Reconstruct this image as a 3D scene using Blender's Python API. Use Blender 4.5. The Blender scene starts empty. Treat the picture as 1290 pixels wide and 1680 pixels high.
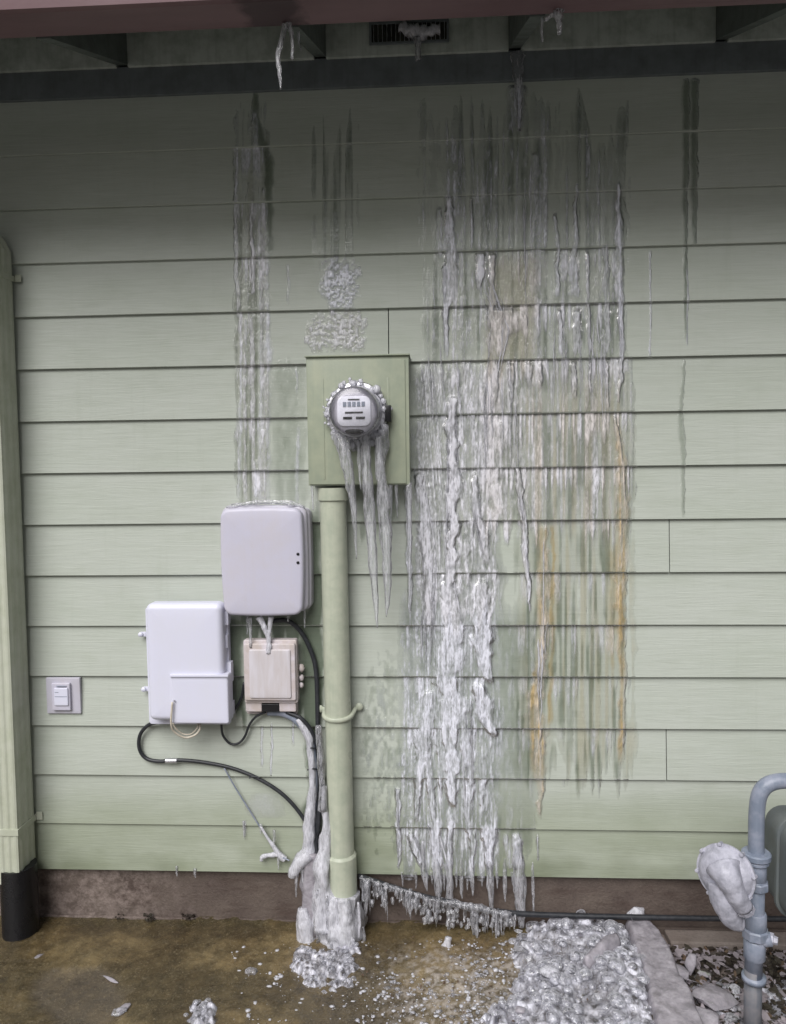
import bpy, bmesh, math, random
import numpy as np
from mathutils import Vector, noise as mn
random.seed(7); np.random.seed(7)
R = math.radians
scene = bpy.context.scene
C = scene.collection

# ------------------------------------------------------------------ camera
F = 1213.0                     # focal length in photo pixels (photo 1290 x 1680)
CAM = Vector((0.0, -2.506, 1.6234))
YAW, PIT, ROL = -0.0532989, -0.0657723, -0.0132924
def basis():
    f = Vector((math.sin(YAW)*math.cos(PIT), math.cos(YAW)*math.cos(PIT), math.sin(PIT)))
    r = Vector((math.cos(YAW), -math.sin(YAW), 0)); u = r.cross(f)
    return r*math.cos(ROL)+u*math.sin(ROL), -r*math.sin(ROL)+u*math.cos(ROL), f
CR, CU, CF = basis()
cam_d = bpy.data.cameras.new('camera'); cam = bpy.data.objects.new('camera', cam_d); C.objects.link(cam)
from mathutils import Matrix
m = Matrix((CR, CU, -CF)).transposed().to_4x4(); m.translation = CAM
cam.matrix_world = m
cam_d.sensor_fit = 'VERTICAL'; cam_d.sensor_height = 36; cam_d.lens = F/1680*36
cam_d.clip_start = 0.05; cam_d.clip_end = 500
scene.camera = cam
# ------------------------------------------------------------------ light (overcast)
SUN_EL, SUN_AZ = 45.5, 200       # degrees; the light comes from behind the camera
world = bpy.data.worlds.new('World'); scene.world = world; world.use_nodes = True
wn = world.node_tree.nodes; wl = world.node_tree.links
bg = wn['Background']; sky = wn.new('ShaderNodeTexSky'); sky.sky_type = 'NISHITA'; sky.sun_disc = False
sky.sun_elevation = R(SUN_EL); sky.sun_rotation = R(SUN_AZ); sky.dust_density = 6; sky.ozone_density = 1
hs = wn.new('ShaderNodeHueSaturation'); hs.inputs['Saturation'].default_value = 0.45
wl.new(sky.outputs[0], hs.inputs['Color']); wl.new(hs.outputs[0], bg.inputs[0]); bg.inputs[1].default_value = 0.05
sun_d = bpy.data.lights.new('sun', 'SUN'); sun = bpy.data.objects.new('sun', sun_d); C.objects.link(sun)
sun_d.energy = 3.5; sun_d.angle = R(44); sun_d.color = (1, 0.99, 0.985)
sun.rotation_euler = (R(90-SUN_EL), 0, -R(SUN_AZ-180)); sun.location = (-2, -5, 6)
scene.view_settings.view_transform = 'Standard'; scene.view_settings.look = 'None'
scene.view_settings.gamma = 1; scene.view_settings.exposure = 0.0
scene.view_settings.use_curve_mapping = False
scene.cycles.transparent_max_bounces = 32; scene.cycles.max_bounces = 8

# ------------------------------------------------------------------ helpers
def P(px, py, out=0.0):
    """point at distance `out` in front of the wall seen at photo pixel px, py"""
    d = CF*F + CR*(px-645) - CU*(py-840)
    t = (-out-CAM.y)/d.y
    return CAM + d*t
def proj(X, Y, Z):
    dx, dy, dz = X-CAM.x, Y-CAM.y, Z-CAM.z
    a = dx*CR.x+dy*CR.y+dz*CR.z; b = dx*CU.x+dy*CU.y+dz*CU.z; c = dx*CF.x+dy*CF.y+dz*CF.z
    return 645+F*a/c, 840-F*b/c
def G(px, py, z=0.0):
    """point on the horizontal plane z seen at photo pixel"""
    d = CF*F + CR*(px-645) - CU*(py-840)
    return CAM + d*((z-CAM.z)/d.z)
def _h(ix, iy, s):
    n = (ix.astype(np.int64)*374761393 + iy.astype(np.int64)*668265263 + s*1442695041) & 0xffffffff
    n = ((n ^ (n >> 13))*1274126177) & 0xffffffff
    return ((n ^ (n >> 16)) & 0xffffff)/float(0xffffff)
def vn(x, y, s=0):
    x = np.asarray(x, float); y = np.asarray(y, float)
    x, y = np.broadcast_arrays(x, y)
    ix, iy = np.floor(x), np.floor(y); fx, fy = x-ix, y-iy
    fx = fx*fx*(3-2*fx); fy = fy*fy*(3-2*fy)
    a, b, c, d = _h(ix, iy, s), _h(ix+1, iy, s), _h(ix, iy+1, s), _h(ix+1, iy+1, s)
    return (a*(1-fx)+b*fx)*(1-fy)+(c*(1-fx)+d*fx)*fy
def fbm(x, y, s=0, o=4):
    r = 0; a = .5; t = 0
    for i in range(o):
        r = r+a*vn(x*2**i, y*2**i, s+i*17); t += a; a *= .55
    return r/t
def worley(x, y, s=0):
    ix, iy = np.floor(x), np.floor(y); best = np.full(x.shape, 9.0); rid = np.zeros(x.shape)
    for a in (-1, 0, 1):
        for b in (-1, 0, 1):
            cx, cy = ix+a, iy+b
            px, py = cx+_h(cx, cy, s), cy+_h(cx, cy, s+5)
            d = np.hypot(x-px, y-py); q = _h(cx, cy, s+9)
            mk = d < best; best = np.where(mk, d, best); rid = np.where(mk, q, rid)
    return best, rid
def ss(a, b, x):
    t = np.clip((x-a)/(b-a), 0, 1); return t*t*(3-2*t)

OFF = {}
def tag(o, label=None, cat=None, group=None, kind=None):
    if label: o['label'] = label
    if cat: o['category'] = cat
    if group: o['group'] = group
    if kind: o['kind'] = kind
    return o
def empty(name, loc, label=None, cat=None, group=None):
    o = bpy.data.objects.new(name, None); C.objects.link(o); o.location = loc; o.empty_display_size = .05
    OFF[o] = Vector(loc); return tag(o, label, cat, group)
def link(name, me, mat, parent=None, origin=None, smooth=True):
    off = OFF[parent] if parent is not None else Vector(origin if origin is not None else (0, 0, 0))
    if off.length > 0: me.transform(Matrix.Translation(-off))
    if mat: me.materials.append(mat)
    me.polygons.foreach_set('use_smooth', [smooth]*len(me.polygons))
    o = bpy.data.objects.new(name, me); C.objects.link(o); OFF[o] = off
    if parent is not None: o.parent = parent
    else: o.location = off
    me.update(); return o
class MB:
    def __init__(s): s.v = []; s.f = []
    def add(s, vs, fs):
        b = len(s.v); s.v += [tuple(v) for v in vs]; s.f += [tuple(i+b for i in f) for f in fs]; return s
    def build(s, name, mat, parent=None, origin=None, smooth=True, sharp=None):
        me = bpy.data.meshes.new(name); me.from_pydata(s.v, [], s.f)
        bm = bmesh.new(); bm.from_mesh(me); bmesh.ops.recalc_face_normals(bm, faces=bm.faces); bm.to_mesh(me); bm.free()
        o = link(name, me, mat, parent, origin, smooth)
        if smooth and sharp is not None:
            me.set_sharp_from_angle(angle=R(sharp))
        return o
    def box(s, a, b, bev=0.0):
        x0, x1 = sorted((a[0], b[0])); y0, y1 = sorted((a[1], b[1])); z0, z1 = sorted((a[2], b[2]))
        bm = bmesh.new(); bmesh.ops.create_cube(bm, size=1)
        for v in bm.verts:
            v.co = ((x0+x1)/2+v.co.x*(x1-x0), (y0+y1)/2+v.co.y*(y1-y0), (z0+z1)/2+v.co.z*(z1-z0))
        if bev: bmesh.ops.bevel(bm, geom=bm.edges[:], offset=bev, segments=2, affect='EDGES', profile=.6)
        return s.addbm(bm)
    def addbm(s, bm):
        bm.verts.index_update()
        s.add([v.co.copy() for v in bm.verts], [[v.index for v in f.verts] for f in bm.faces]); bm.free(); return s
    def tube(s, pts, r, n=12, cap=True, wob=0, wf=40, flat=1.0, seed=0, zs_t=.3):
        """pts list of Vector; r radius or list"""
        pts = [Vector(p) for p in pts]; N = len(pts)
        rs = r if isinstance(r, (list, tuple, np.ndarray)) else [r]*N
        vs = []; fs = []; prev = None
        for i, p in enumerate(pts):
            t = (pts[min(i+1, N-1)]-pts[max(i-1, 0)]).normalized()
            if prev is None:
                a = Vector((0, 1, 0)) if abs(t.y) < .9 else Vector((1, 0, 0))
                u = t.cross(a).normalized()
            else: u = (prev-t*prev.dot(t)).normalized()
            prev = u; w = t.cross(u)
            for k in range(n):
                an = 2*math.pi*k/n; d = u*math.cos(an)+w*math.sin(an)
                rr = rs[i]
                if wob: q0 = (p+d*rs[i])*wf; rr *= 1+wob*(mn.noise(Vector((q0.x, q0.y, q0.z*zs_t))+Vector((seed*7.1, seed, 3)))+.45*mn.noise(Vector((q0.x*2.7, q0.y*2.7, q0.z*zs_t*2.2))+Vector((seed, 4, 3))))
                q = d*rr; q.y *= flat
                vs.append(p+q)
        for i in range(N-1):
            for k in range(n):
                fs.append((i*n+k, i*n+(k+1) % n, (i+1)*n+(k+1) % n, (i+1)*n+k))
        if cap:
            fs.append(tuple(range(n-1, -1, -1))); fs.append(tuple((N-1)*n+k for k in range(n)))
        return s.add(vs, fs)
    def lathe(s, c, axis, prof, n=32):
        """prof = [(distance along axis, radius)]"""
        axis = Vector(axis).normalized(); a = Vector((0, 0, 1)) if abs(axis.z) < .9 else Vector((1, 0, 0))
        u = axis.cross(a).normalized(); w = axis.cross(u); c = Vector(c); vs = []; fs = []
        for h, r in prof:
            for k in range(n):
                an = 2*math.pi*k/n; vs.append(c+axis*h+(u*math.cos(an)+w*math.sin(an))*max(r, 1e-5))
        for i in range(len(prof)-1):
            for k in range(n):
                fs.append((i*n+k, i*n+(k+1) % n, (i+1)*n+(k+1) % n, (i+1)*n+k))
        fs.append(tuple(range(n))); fs.append(tuple((len(prof)-1)*n+k for k in range(n)))
        return s.add(vs, fs)
    def blob(s, c, rad, sub=2, wob=.2, wf=2.0, seed=0):
        bm = bmesh.new(); bmesh.ops.create_icosphere(bm, subdivisions=sub, radius=1)
        for v in bm.verts:
            k = 1+wob*mn.noise(v.co*wf+Vector((seed*3.3, seed*1.7, seed)))
            v.co = Vector((c[0]+v.co.x*rad[0]*k, c[1]+v.co.y*rad[1]*k, c[2]+v.co.z*rad[2]*k))
        return s.addbm(bm)
    def rbox(s, x0, x1, z0, z1, yb, yf, r, bev, bulge=(0, 0), nc=6, nb=4, crown=0, taper=0, rings=3):
        """rounded-rectangle shell standing on the plane y=yb, front at y=yf (yf<yb)"""
        cx, cz = (x0+x1)/2, (z0+z1)/2; hx, hz = (x1-x0)/2, (z1-z0)/2
        def loop(ins, y):
            L = []; rr = max(r-ins, .0015); ax, az = hx-ins, hz-ins
            for q, (sx, sz) in enumerate(((1, 1), (-1, 1), (-1, -1), (1, -1))):
                for k in range(nc+1):
                    an = math.pi/2*(q+k/nc)
                    L.append((sx*(ax-rr)+rr*math.cos(an), sz*(az-rr)+rr*math.sin(an)))
                # points along the following side
                nxt = ((-1, 1), (-1, -1), (1, -1), (1, 1))[q]
                an = math.pi/2*(q+1)
                p0 = (sx*(ax-rr)+rr*math.cos(an), sz*(az-rr)+rr*math.sin(an))
                p1 = (nxt[0]*(ax-rr)+rr*math.cos(an), nxt[1]*(az-rr)+rr*math.sin(an))
                for k in range(1, 6): L.append((p0[0]+(p1[0]-p0[0])*k/6, p0[1]+(p1[1]-p0[1])*k/6))
            out = []
            for (u, v) in L:
                bx = bulge[0]*(1-(v/hz)**2); bz = bulge[1]*(1-(u/hx)**2)
                k = 1-taper*(.5-.5*v/hz)
                out.append(Vector((cx+(u+(bx if u > 0 else -bx)*abs(u)/hx)*k, y, cz+v+(bz if v > 0 else -bz)*abs(v)/hz)))
            return out
        loops = [loop(0, yb)]
        for k in range(nb+1):
            an = math.pi/2*k/nb
            loops.append(loop(bev*(1-math.cos(an)), yf+bev*(1-math.sin(an))))
        for k in range(1, rings+1):
            f = k/(rings+1); ins = bev+f*(min(hx, hz)-bev)*.98
            loops.append(loop(ins, yf-crown*(1-(1-f)**2)))
        n = len(loops[0]); vs = [p for L in loops for p in L]; fs = []
        for i in range(len(loops)-1):
            for k in range(n): fs.append((i*n+k, i*n+(k+1) % n, (i+1)*n+(k+1) % n, (i+1)*n+k))
        fs.append(tuple(range(n))); fs.append(tuple((len(loops)-1)*n+k for k in range(n)))
        return s.add(vs, fs)
def smooth_path(pts, n=8):
    """Catmull-Rom through points"""
    p = [Vector(q) for q in pts]; p = [p[0]*2-p[1]]+p+[p[-1]*2-p[-2]]; o = []
    for i in range(1, len(p)-2):
        for k in range(n):
            t = k/n; a, b, c, d = p[i-1], p[i], p[i+1], p[i+2]
            o.append(.5*((2*b)+(c-a)*t+(2*a-5*b+4*c-d)*t*t+(3*b-a-3*c+d)*t**3))
    o.append(p[-2]); return o

# ------------------------------------------------------------------ materials
class NT:
    def __init__(s, name):
        s.m = bpy.data.materials.new(name); s.m.use_nodes = True; s.t = s.m.node_tree; s.n = s.t.nodes; s.l = s.t.links
        s.p = s.n['Principled BSDF']; s.out = s.n['Material Output']
        s.tc = s.n.new('ShaderNodeTexCoord'); s.geo = s.n.new('ShaderNodeNewGeometry'); s.pos = s.geo.outputs['Position']
    def node(s, t, **k):
        n = s.n.new(t)
        for a, b in k.items(): setattr(n, a, b)
        return n
    def con(s, v, i):
        if isinstance(v, bpy.types.NodeSocket): s.l.new(v, i)
        elif isinstance(v, tuple) and len(v) == 3: i.default_value = (*v, 1) if len(i.default_value) == 4 else v
        else: i.default_value = v
    def noise(s, sc, vec=None, detail=5, rough=.6, dist=0, scale=1.0):
        mp = s.node('ShaderNodeMapping'); s.l.new(vec or s.pos, mp.inputs[0]); mp.inputs['Scale'].default_value = sc if isinstance(sc, tuple) else (sc,)*3
        n = s.node('ShaderNodeTexNoise'); s.l.new(mp.outputs[0], n.inputs['Vector']); n.inputs['Scale'].default_value = scale
        n.inputs['Detail'].default_value = detail; n.inputs['Roughness'].default_value = rough; n.inputs['Distortion'].default_value = dist
        return n.outputs['Fac']
    def ramp(s, f, a, b, c0=0.0, c1=1.0):
        n = s.node('ShaderNodeMapRange'); s.con(f, n.inputs[0]); n.inputs[1].default_value = a; n.inputs[2].default_value = b
        s.con(c0, n.inputs[3]); s.con(c1, n.inputs[4]); return n.outputs[0]
    def math(s, op, a, b=0.0):
        n = s.node('ShaderNodeMath', operation=op); s.con(a, n.inputs[0]); s.con(b, n.inputs[1]); return n.outputs[0]
    def mix(s, f, a, b, mode='MIX'):
        n = s.node('ShaderNodeMix', data_type='RGBA', blend_type=mode)
        s.con(f, n.inputs[0]); s.con(a, n.inputs[6]); s.con(b, n.inputs[7]); return n.outputs[2]
    def bump(s, h, st=.3, dist=.01, norm=None):
        n = s.node('ShaderNodeBump'); s.con(h, n.inputs['Height']); n.inputs['Strength'].default_value = st; n.inputs['Distance'].default_value = dist
        if norm: s.l.new(norm, n.inputs['Normal'])
        return n.outputs[0]
    def attr(s, name, col=False):
        n = s.node('ShaderNodeAttribute', attribute_name=name); return n.outputs['Color' if col else 'Fac']
    def obj_rand(s): return s.node('ShaderNodeObjectInfo').outputs['Random']

def paint(name, col, rough=.55, grime=(.10, .10, .07), amt=.35, scale=18, spec=.4, bump=.15, streak=True):
    t = NT(name)
    a = t.noise(scale, detail=6); b = t.noise((60, 60, 3), detail=4) if streak else t.noise(60)
    f = t.math('MULTIPLY', t.ramp(a, .42, .75), amt); g = t.math('MULTIPLY', t.ramp(b, .5, .8), amt*.6)
    c = t.mix(f, col, grime); c = t.mix(g, c, grime)
    t.con(c, t.p.inputs['Base Color']); t.con(t.ramp(a, .3, .8, rough-.1, rough+.15), t.p.inputs['Roughness'])
    t.p.inputs['Specular IOR Level'].default_value = spec
    t.con(t.bump(t.noise(140, detail=3), bump, .002), t.p.inputs['Normal'])
    return t.m

GREEN = (.42, .455, .402)
def siding_mat():
    t = NT('siding paint')
    rnd = t.obj_rand()
    off = t.node('ShaderNodeCombineXYZ'); t.con(t.math('MULTIPLY', rnd, 37.0), off.inputs[0]); t.con(t.math('MULTIPLY', rnd, 11.0), off.inputs[2])
    add = t.node('ShaderNodeVectorMath', operation='ADD'); t.l.new(t.pos, add.inputs[0]); t.l.new(off.outputs[0], add.inputs[1]); v = add.outputs[0]
    grain = t.noise((5.5, 1, 105), v, detail=5, rough=.62, dist=.9)
    fine = t.noise((22, 1, 420), v, detail=3, rough=.6, dist=.3)
    band = t.math('PINGPONG', t.math('MULTIPLY', t.noise((1.3, 1, 17), v, detail=3, rough=.5, dist=1.2), 7.0), .5)
    h = t.math('ADD', t.math('MULTIPLY', grain, .8), t.math('ADD', t.math('MULTIPLY', fine, .35), t.math('MULTIPLY', band, .35)))
    big = t.noise((1.6, 1, 5), detail=5); mid = t.noise((8, 8, 14), detail=6)
    c = t.mix(t.ramp(big, .35, .7), GREEN, (.458, .487, .445))
    c = t.mix(t.math('MULTIPLY', t.ramp(mid, .5, .8), .26), c, (.31, .345, .27))
    c = t.mix(t.math('MULTIPLY', t.ramp(grain, .38, .62, 1, 0), .15), c, (.27, .29, .24))
    c = t.mix(t.math('MULTIPLY', t.ramp(t.noise((40, 1, 2.0), detail=4), .55, .8), .18), c, (.31, .34, .28))
    # algae and splash staining on the lowest courses
    sep = t.node('ShaderNodeSeparateXYZ'); t.l.new(t.pos, sep.inputs[0]); z = sep.outputs[2]
    low = t.math('MULTIPLY', t.ramp(z, .62, .2), t.ramp(t.noise((3, 1, 6), detail=5), .3, .62))
    c = t.mix(t.math('MULTIPLY', low, .7), c, (.17, .20, .125))
    c = t.mix(t.math('MULTIPLY', t.ramp(z, .50, .36), .45), c, (.27, .30, .21))
    c = t.mix(t.math('MULTIPLY', t.ramp(z, .36, .2), t.ramp(t.noise((1.4, 1, 3), detail=4), .40, .58, 0, .75)), c, (.13, .15, .095))
    t.con(c, t.p.inputs['Base Color'])
    t.con(t.math('ADD', .5, t.math('MULTIPLY', mid, .2)), t.p.inputs['Roughness']); t.p.inputs['Specular IOR Level'].default_value = .35
    t.con(t.bump(h, .30, .0035), t.p.inputs['Normal'])
    return t.m
M = {}
M['siding'] = siding_mat()
M['green'] = paint('green paint', (.46, .48, .40), .45, (.26, .29, .18), .4)
M['meterbox'] = paint('meter box paint', (.29, .325, .25), .4, (.45, .46, .33), .4)
M['pipe'] = paint('painted conduit', (.44, .465, .375), .35, (.30, .34, .27), .7)
M['block'] = paint('blocking paint', (.52, .56, .52), .6, (.10, .12, .09), .5)
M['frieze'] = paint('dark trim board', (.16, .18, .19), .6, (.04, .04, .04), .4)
M['rafter'] = paint('dark rafter', (.12, .14, .13), .7, (.06, .06, .06), .5)
M['roofwood'] = paint('roof sheathing', (.25, .28, .26), .8)
def gutter_mat():
    t = NT('maroon gutter paint')
    a = t.noise((2, 9, 9), detail=6); 
    c = t.mix(t.ramp(a, .35, .7), (.15, .085, .095), (.195, .118, .13))
    sp = t.node('ShaderNodeSeparateXYZ'); t.l.new(t.pos, sp.inputs[0])     # water stain where the gutter leaks
    wx = t.math('ADD', sp.outputs[0], t.math('MULTIPLY', t.math('SUBTRACT', t.noise((14, 14, 14), detail=4), .5), .12))
    st = t.math('MULTIPLY', t.ramp(wx, -.475, -.445), t.ramp(wx, -.30, -.33)); c = t.mix(t.math('MULTIPLY', st, .78), c, (.03, .015, .02))
    t.con(c, t.p.inputs['Base Color']); t.p.inputs['Roughness'].default_value = .38
    t.con(t.bump(t.noise(60), .1, .003), t.p.inputs['Normal']); return t.m
M['gutter'] = gutter_mat()
M['wet_gutter'] = paint('wet gutter patch', (.055, .03, .033), .12)
M['roof'] = paint('shingles', (.07, .065, .06), .9)
M['white'] = paint('white plastic', (.63, .635, .755), .38, (.6, .6, .62), .25, 9, .45, .05)
M['white2'] = paint('off white plastic', (.51, .50, .60), .42, (.50, .47, .50), .5, 14, .4, .1)
M['grey'] = paint('grey plastic', (.47, .46, .53), .42, (.40, .36, .36), .3, 14, .4, .05)
M['beige'] = paint('frosted beige plastic', (.48, .42, .40), .4, (.60, .56, .62), .9, 22, .4, .2)
t = NT('frosted panel'); _a = t.noise((60, 60, 7), detail=5, dist=.5); _b = t.noise((26, 26, 5), detail=3)
t.con(t.mix(t.ramp(t.math('ADD', t.math('MULTIPLY', _a, .5), t.math('MULTIPLY', _b, .5)), .30, .72), (.48, .43, .42), (.62, .60, .66)), t.p.inputs['Base Color'])
t.p.inputs['Roughness'].default_value = .3; t.con(t.bump(_a, .4, .004), t.p.inputs['Normal']); M['frostpanel'] = t.m
M['black'] = paint('black plastic', (.008, .008, .010), .3, (.015, .015, .015), .3)
M['cable'] = paint('black cable', (.02, .022, .026), .4, (.06, .06, .07), .4, 60)
M['wire'] = paint('cream wire', (.55, .50, .42), .5)
M['dark'] = paint('dark hole', (.01, .01, .01), .8)
M['dial'] = paint('white dial card', (.86, .86, .95), .4, (.6, .6, .68), .3, 60)
def metal(name, col, rough, met=1.0):
    t = NT(name); t.con(t.mix(t.ramp(t.noise(50), .4, .7), col, tuple(c*.7 for c in col)), t.p.inputs['Base Color'])
    t.p.inputs['Metallic'].default_value = met; t.con(t.ramp(t.noise(30), .3, .7, rough-.08, rough+.12), t.p.inputs['Roughness'])
    t.con(t.bump(t.noise(120), .15, .002), t.p.inputs['Normal']); return t.m
M['steel'] = metal('galvanised steel', (.72, .72, .78), .32)
M['gaspaint'] = paint('frosted grey gas paint', (.17, .20, .26), .42, (.36, .37, .45), .6, 26, .5, .3)
M['gasdark'] = paint('old grey pipe paint', (.10, .11, .13), .5, (.25, .22, .22), .5, 26)
M['frostgas'] = paint('rime covered casting', (.42, .42, .49), .5, (.17, .175, .21), .8, 40, .5, .8)
M['meterbody'] = paint('dark grey meter casting', (.11, .125, .13), .5)
def concrete(name, c0, c1, c2, rough=.75):
    t = NT(name)
    a = t.noise(6, detail=8, rough=.7); b = t.noise((5, 5, 22), detail=6); g = t.noise(90, detail=4)
    c = t.mix(t.ramp(a, .35, .68), c0, c1); c = t.mix(t.math('MULTIPLY', t.ramp(b, .52, .72), .7), c, c2)
    c = t.mix(t.math('MULTIPLY', t.ramp(g, .5, .75), .35), c, tuple(x*.4 for x in c0))
    sp = t.node('ShaderNodeSeparateXYZ'); t.l.new(t.pos, sp.inputs[0]); wx = t.math('ADD', sp.outputs[0], t.math('MULTIPLY', t.math('SUBTRACT', a, .5), .9))
    sf = t.math('MULTIPLY', t.ramp(wx, -.85, -1.15), t.ramp(t.noise(26, detail=7, rough=.75), .42, .62)); c = t.mix(t.math('MULTIPLY', sf, .7), c, (.26, .21, .19))
    t.con(c, t.p.inputs['Base Color']); t.con(t.ramp(a, .3, .7, rough-.25, rough+.1), t.p.inputs['Roughness'])
    t.con(t.bump(t.math('ADD', t.noise(120, detail=5), t.math('MULTIPLY', a, 1.5)), .5, .006), t.p.inputs['Normal']); return t.m
M['found'] = concrete('damp foundation concrete', (.075, .055, .048), (.125, .098, .082), (.05, .03, .024))
M['footing'] = concrete('footing concrete', (.16, .13, .115), (.22, .19, .17), (.08, .06, .05))

def ice_mat(name, rough=.12, bumps=.5, transl=.18, attr=True, frost=(.86, .87, .96), dens=(.25, .85), nsc=(70, 70, 22), tint=(.975, .98, .985), gloss=1.0, rim=0):
    """clear ice with milky parts: transparent + scattering + gloss"""
    t = NT(name); t.n.remove(t.p)
    n1 = t.noise(nsc, detail=5, rough=.65, dist=.6); n2 = t.noise(tuple(2.6*k for k in nsc), detail=4)
    if attr:
        d = t.attr('dens'); col = t.attr('frost', True); tc = t.attr('tint', True)
        d = t.math('MULTIPLY', d, t.ramp(t.math('ADD', t.math('MULTIPLY', n1, .6), t.math('MULTIPLY', n2, .4)), .36, .60, .35, 1.3))
    else:
        d = t.ramp(t.math('ADD', t.math('MULTIPLY', n1, .65), t.math('MULTIPLY', n2, .35)), .38, .64, dens[0], dens[1]); col = frost; tc = tint
    if rim:   # rim highlight painted as extra milkiness where the surface is seen edge on
        lw = t.node('ShaderNodeLayerWeight'); lw.inputs[0].default_value = .4
        d = t.math('ADD', d, t.math('MULTIPLY', t.ramp(lw.outputs['Facing'], .35, .9), rim))
    dc = t.node('ShaderNodeClamp'); t.con(d, dc.inputs[0]); d = dc.outputs[0]
    bp = t.bump(t.math('ADD', n1, t.math('MULTIPLY', n2, .5)), bumps, .006)
    tr = t.node('ShaderNodeBsdfTransparent'); t.con(tc, tr.inputs[0])
    df = t.node('ShaderNodeBsdfDiffuse'); t.con(col, df.inputs[0]); t.con(bp, df.inputs['Normal'])
    tl = t.node('ShaderNodeBsdfTranslucent'); t.con(col, tl.inputs[0]); t.con(bp, tl.inputs['Normal'])
    m1 = t.node('ShaderNodeMixShader'); m1.inputs[0].default_value = transl; t.l.new(df.outputs[0], m1.inputs[1]); t.l.new(tl.outputs[0], m1.inputs[2])
    m2 = t.node('ShaderNodeMixShader'); t.con(d, m2.inputs[0]); t.l.new(tr.outputs[0], m2.inputs[1]); t.l.new(m1.outputs[0], m2.inputs[2])
    gl = t.node('ShaderNodeBsdfGlossy'); gl.inputs['Roughness'].default_value = rough; t.con(bp, gl.inputs['Normal'])
    fr = t.node('ShaderNodeFresnel'); fr.inputs[0].default_value = 1.42; t.con(bp, fr.inputs['Normal'])
    m3 = t.node('ShaderNodeMixShader'); t.con(t.math('MULTIPLY', fr.outputs[0], gloss), m3.inputs[0]); t.l.new(m2.outputs[0], m3.inputs[1]); t.l.new(gl.outputs[0], m3.inputs[2])
    t.l.new(m3.outputs[0], t.out.inputs[0]); return t.m
M['film'] = ice_mat('ice glaze', .11, .55, gloss=1.3)
M['icicle'] = ice_mat('icicle ice', .06, .35, .25, False, (.93, .93, 1.0), (.0, .55), (150, 150, 16), rim=.55, gloss=1.3)
M['clearice'] = ice_mat('clear ice', .05, .4, .25, False, (.93, .93, 1.0), (.0, .45), (120, 120, 30), rim=.6, gloss=1.3)
M['milky'] = ice_mat('milky ice', .2, .9, .3, False, (.92, .92, 1.0), (.55, 1.0), (90, 90, 24), gloss=1.3)
M['bead'] = ice_mat('bubble ice', .05, .15, .2, False, (.88, .88, .97), (.0, .45), (70, 70, 70), (.97, .975, .98), 1.4, rim=.75)
M['milkrope'] = ice_mat('milky rope ice', .10, .5, .2, False, (.90, .90, .98), (.25, .85), (120, 120, 22), gloss=1.3)
M['slabice'] = ice_mat('grey slab ice', .22, .5, .3, False, (.50, .47, .52), (.50, 1.0), (22, 22, 22))

# ------------------------------------------------------------------ the house wall
S = .178; Z0 = 2.8502
XL, XR = -2.6, 3.2
def zb(k): return Z0-S*k                        # bottom edge of course k (0 = highest full line)
def face_y(z):
    k = np.maximum(np.floor((Z0-np.asarray(z, float))/S)+1, 1)  # course whose bottom edge lies below z
    t = (z-(Z0-S*k))/S
    return -.0155+.0115*t
ZBOT = P(645, 1431).z
house = empty('house_wall', (0, 0, 0), 'sage green lap sided house wall with concrete foundation under a dark eave', 'house wall')
def board(x0, x1, k, zbot=None):
    z0 = zb(k) if zbot is None else zbot; z1 = zb(k)+S+.012
    if k == 0: z1 = Z0+.055
    j = random.uniform(-.0009, .0006)
    yb_, yt = -.0155+j, -.0155+.0115*(z1-zb(k))/S+j
    th = .0095; b = .0012
    prof = [(yb_+th, z0), (yb_+b, z0), (yb_, z0+b), (yt, z1), (yt+th, z1)]
    n = max(2, int((x1-x0)/.12)); mb = MB(); vs = []; fs = []
    sd = random.uniform(0, 99)
    for i in range(n+1):
        x = x0+(x1-x0)*i/n; w = .0012*mn.noise(Vector((x*1.3, sd, 0))); wz = .0012*mn.noise(Vector((x*1.1, sd, 5)))
        for (y, z) in prof: vs.append((x, y+w*.6, z+(wz if z < z0+.01 else 0)))
    m_ = len(prof)
    for i in range(n):
        for q in range(m_-1): fs.append((i*m_+q, i*m_+q+1, (i+1)*m_+q+1, (i+1)*m_+q))
    fs.append(tuple(range(m_))); fs.append(tuple(n*m_+q for q in range(m_)))
    mb.add(vs, fs); mb.build('siding_board', M['siding'], house, smooth=False)
joints = {5: P(638, 547).x, 9: P(1097, 897).x, 13: P(1092, 1235).x, 2: P(1131, 280).x, 15: P(700, 1400).x+2.0}
joints[2] = None
for k in range(1, 16):
    j = joints.get(k)
    zz = ZBOT if k == 15 else None
    if j: board(XL, j-.0016, k, zz); board(j+.0016, XR, k, zz)
    else: board(XL, XR, k, zz)
sh = MB(); sh.box((XL, .006, ZBOT+.004), (XR, .12, Z0+.3)); sh.build('wall_sheathing', M['dark'], house, smooth=False)
fo = MB(); fo.box((XL, .012, -.25), (XR, .22, ZBOT+.002)); o = fo.build('foundation_wall', M['found'], house, smooth=False)
# uneven lip between foundation and paving
lip = MB(); lip.box((XL, -.001, -.2), (XR, .0115, .006), .003); lip.build('foundation_toe', M['found'], house, smooth=False)
ft = MB(); ft.box((P(1092, 1530, .02).x, -.075, -.3), (XR, -.003, .004), .006); ft.build('footing_ledge', M['footing'], house, smooth=False)

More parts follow.
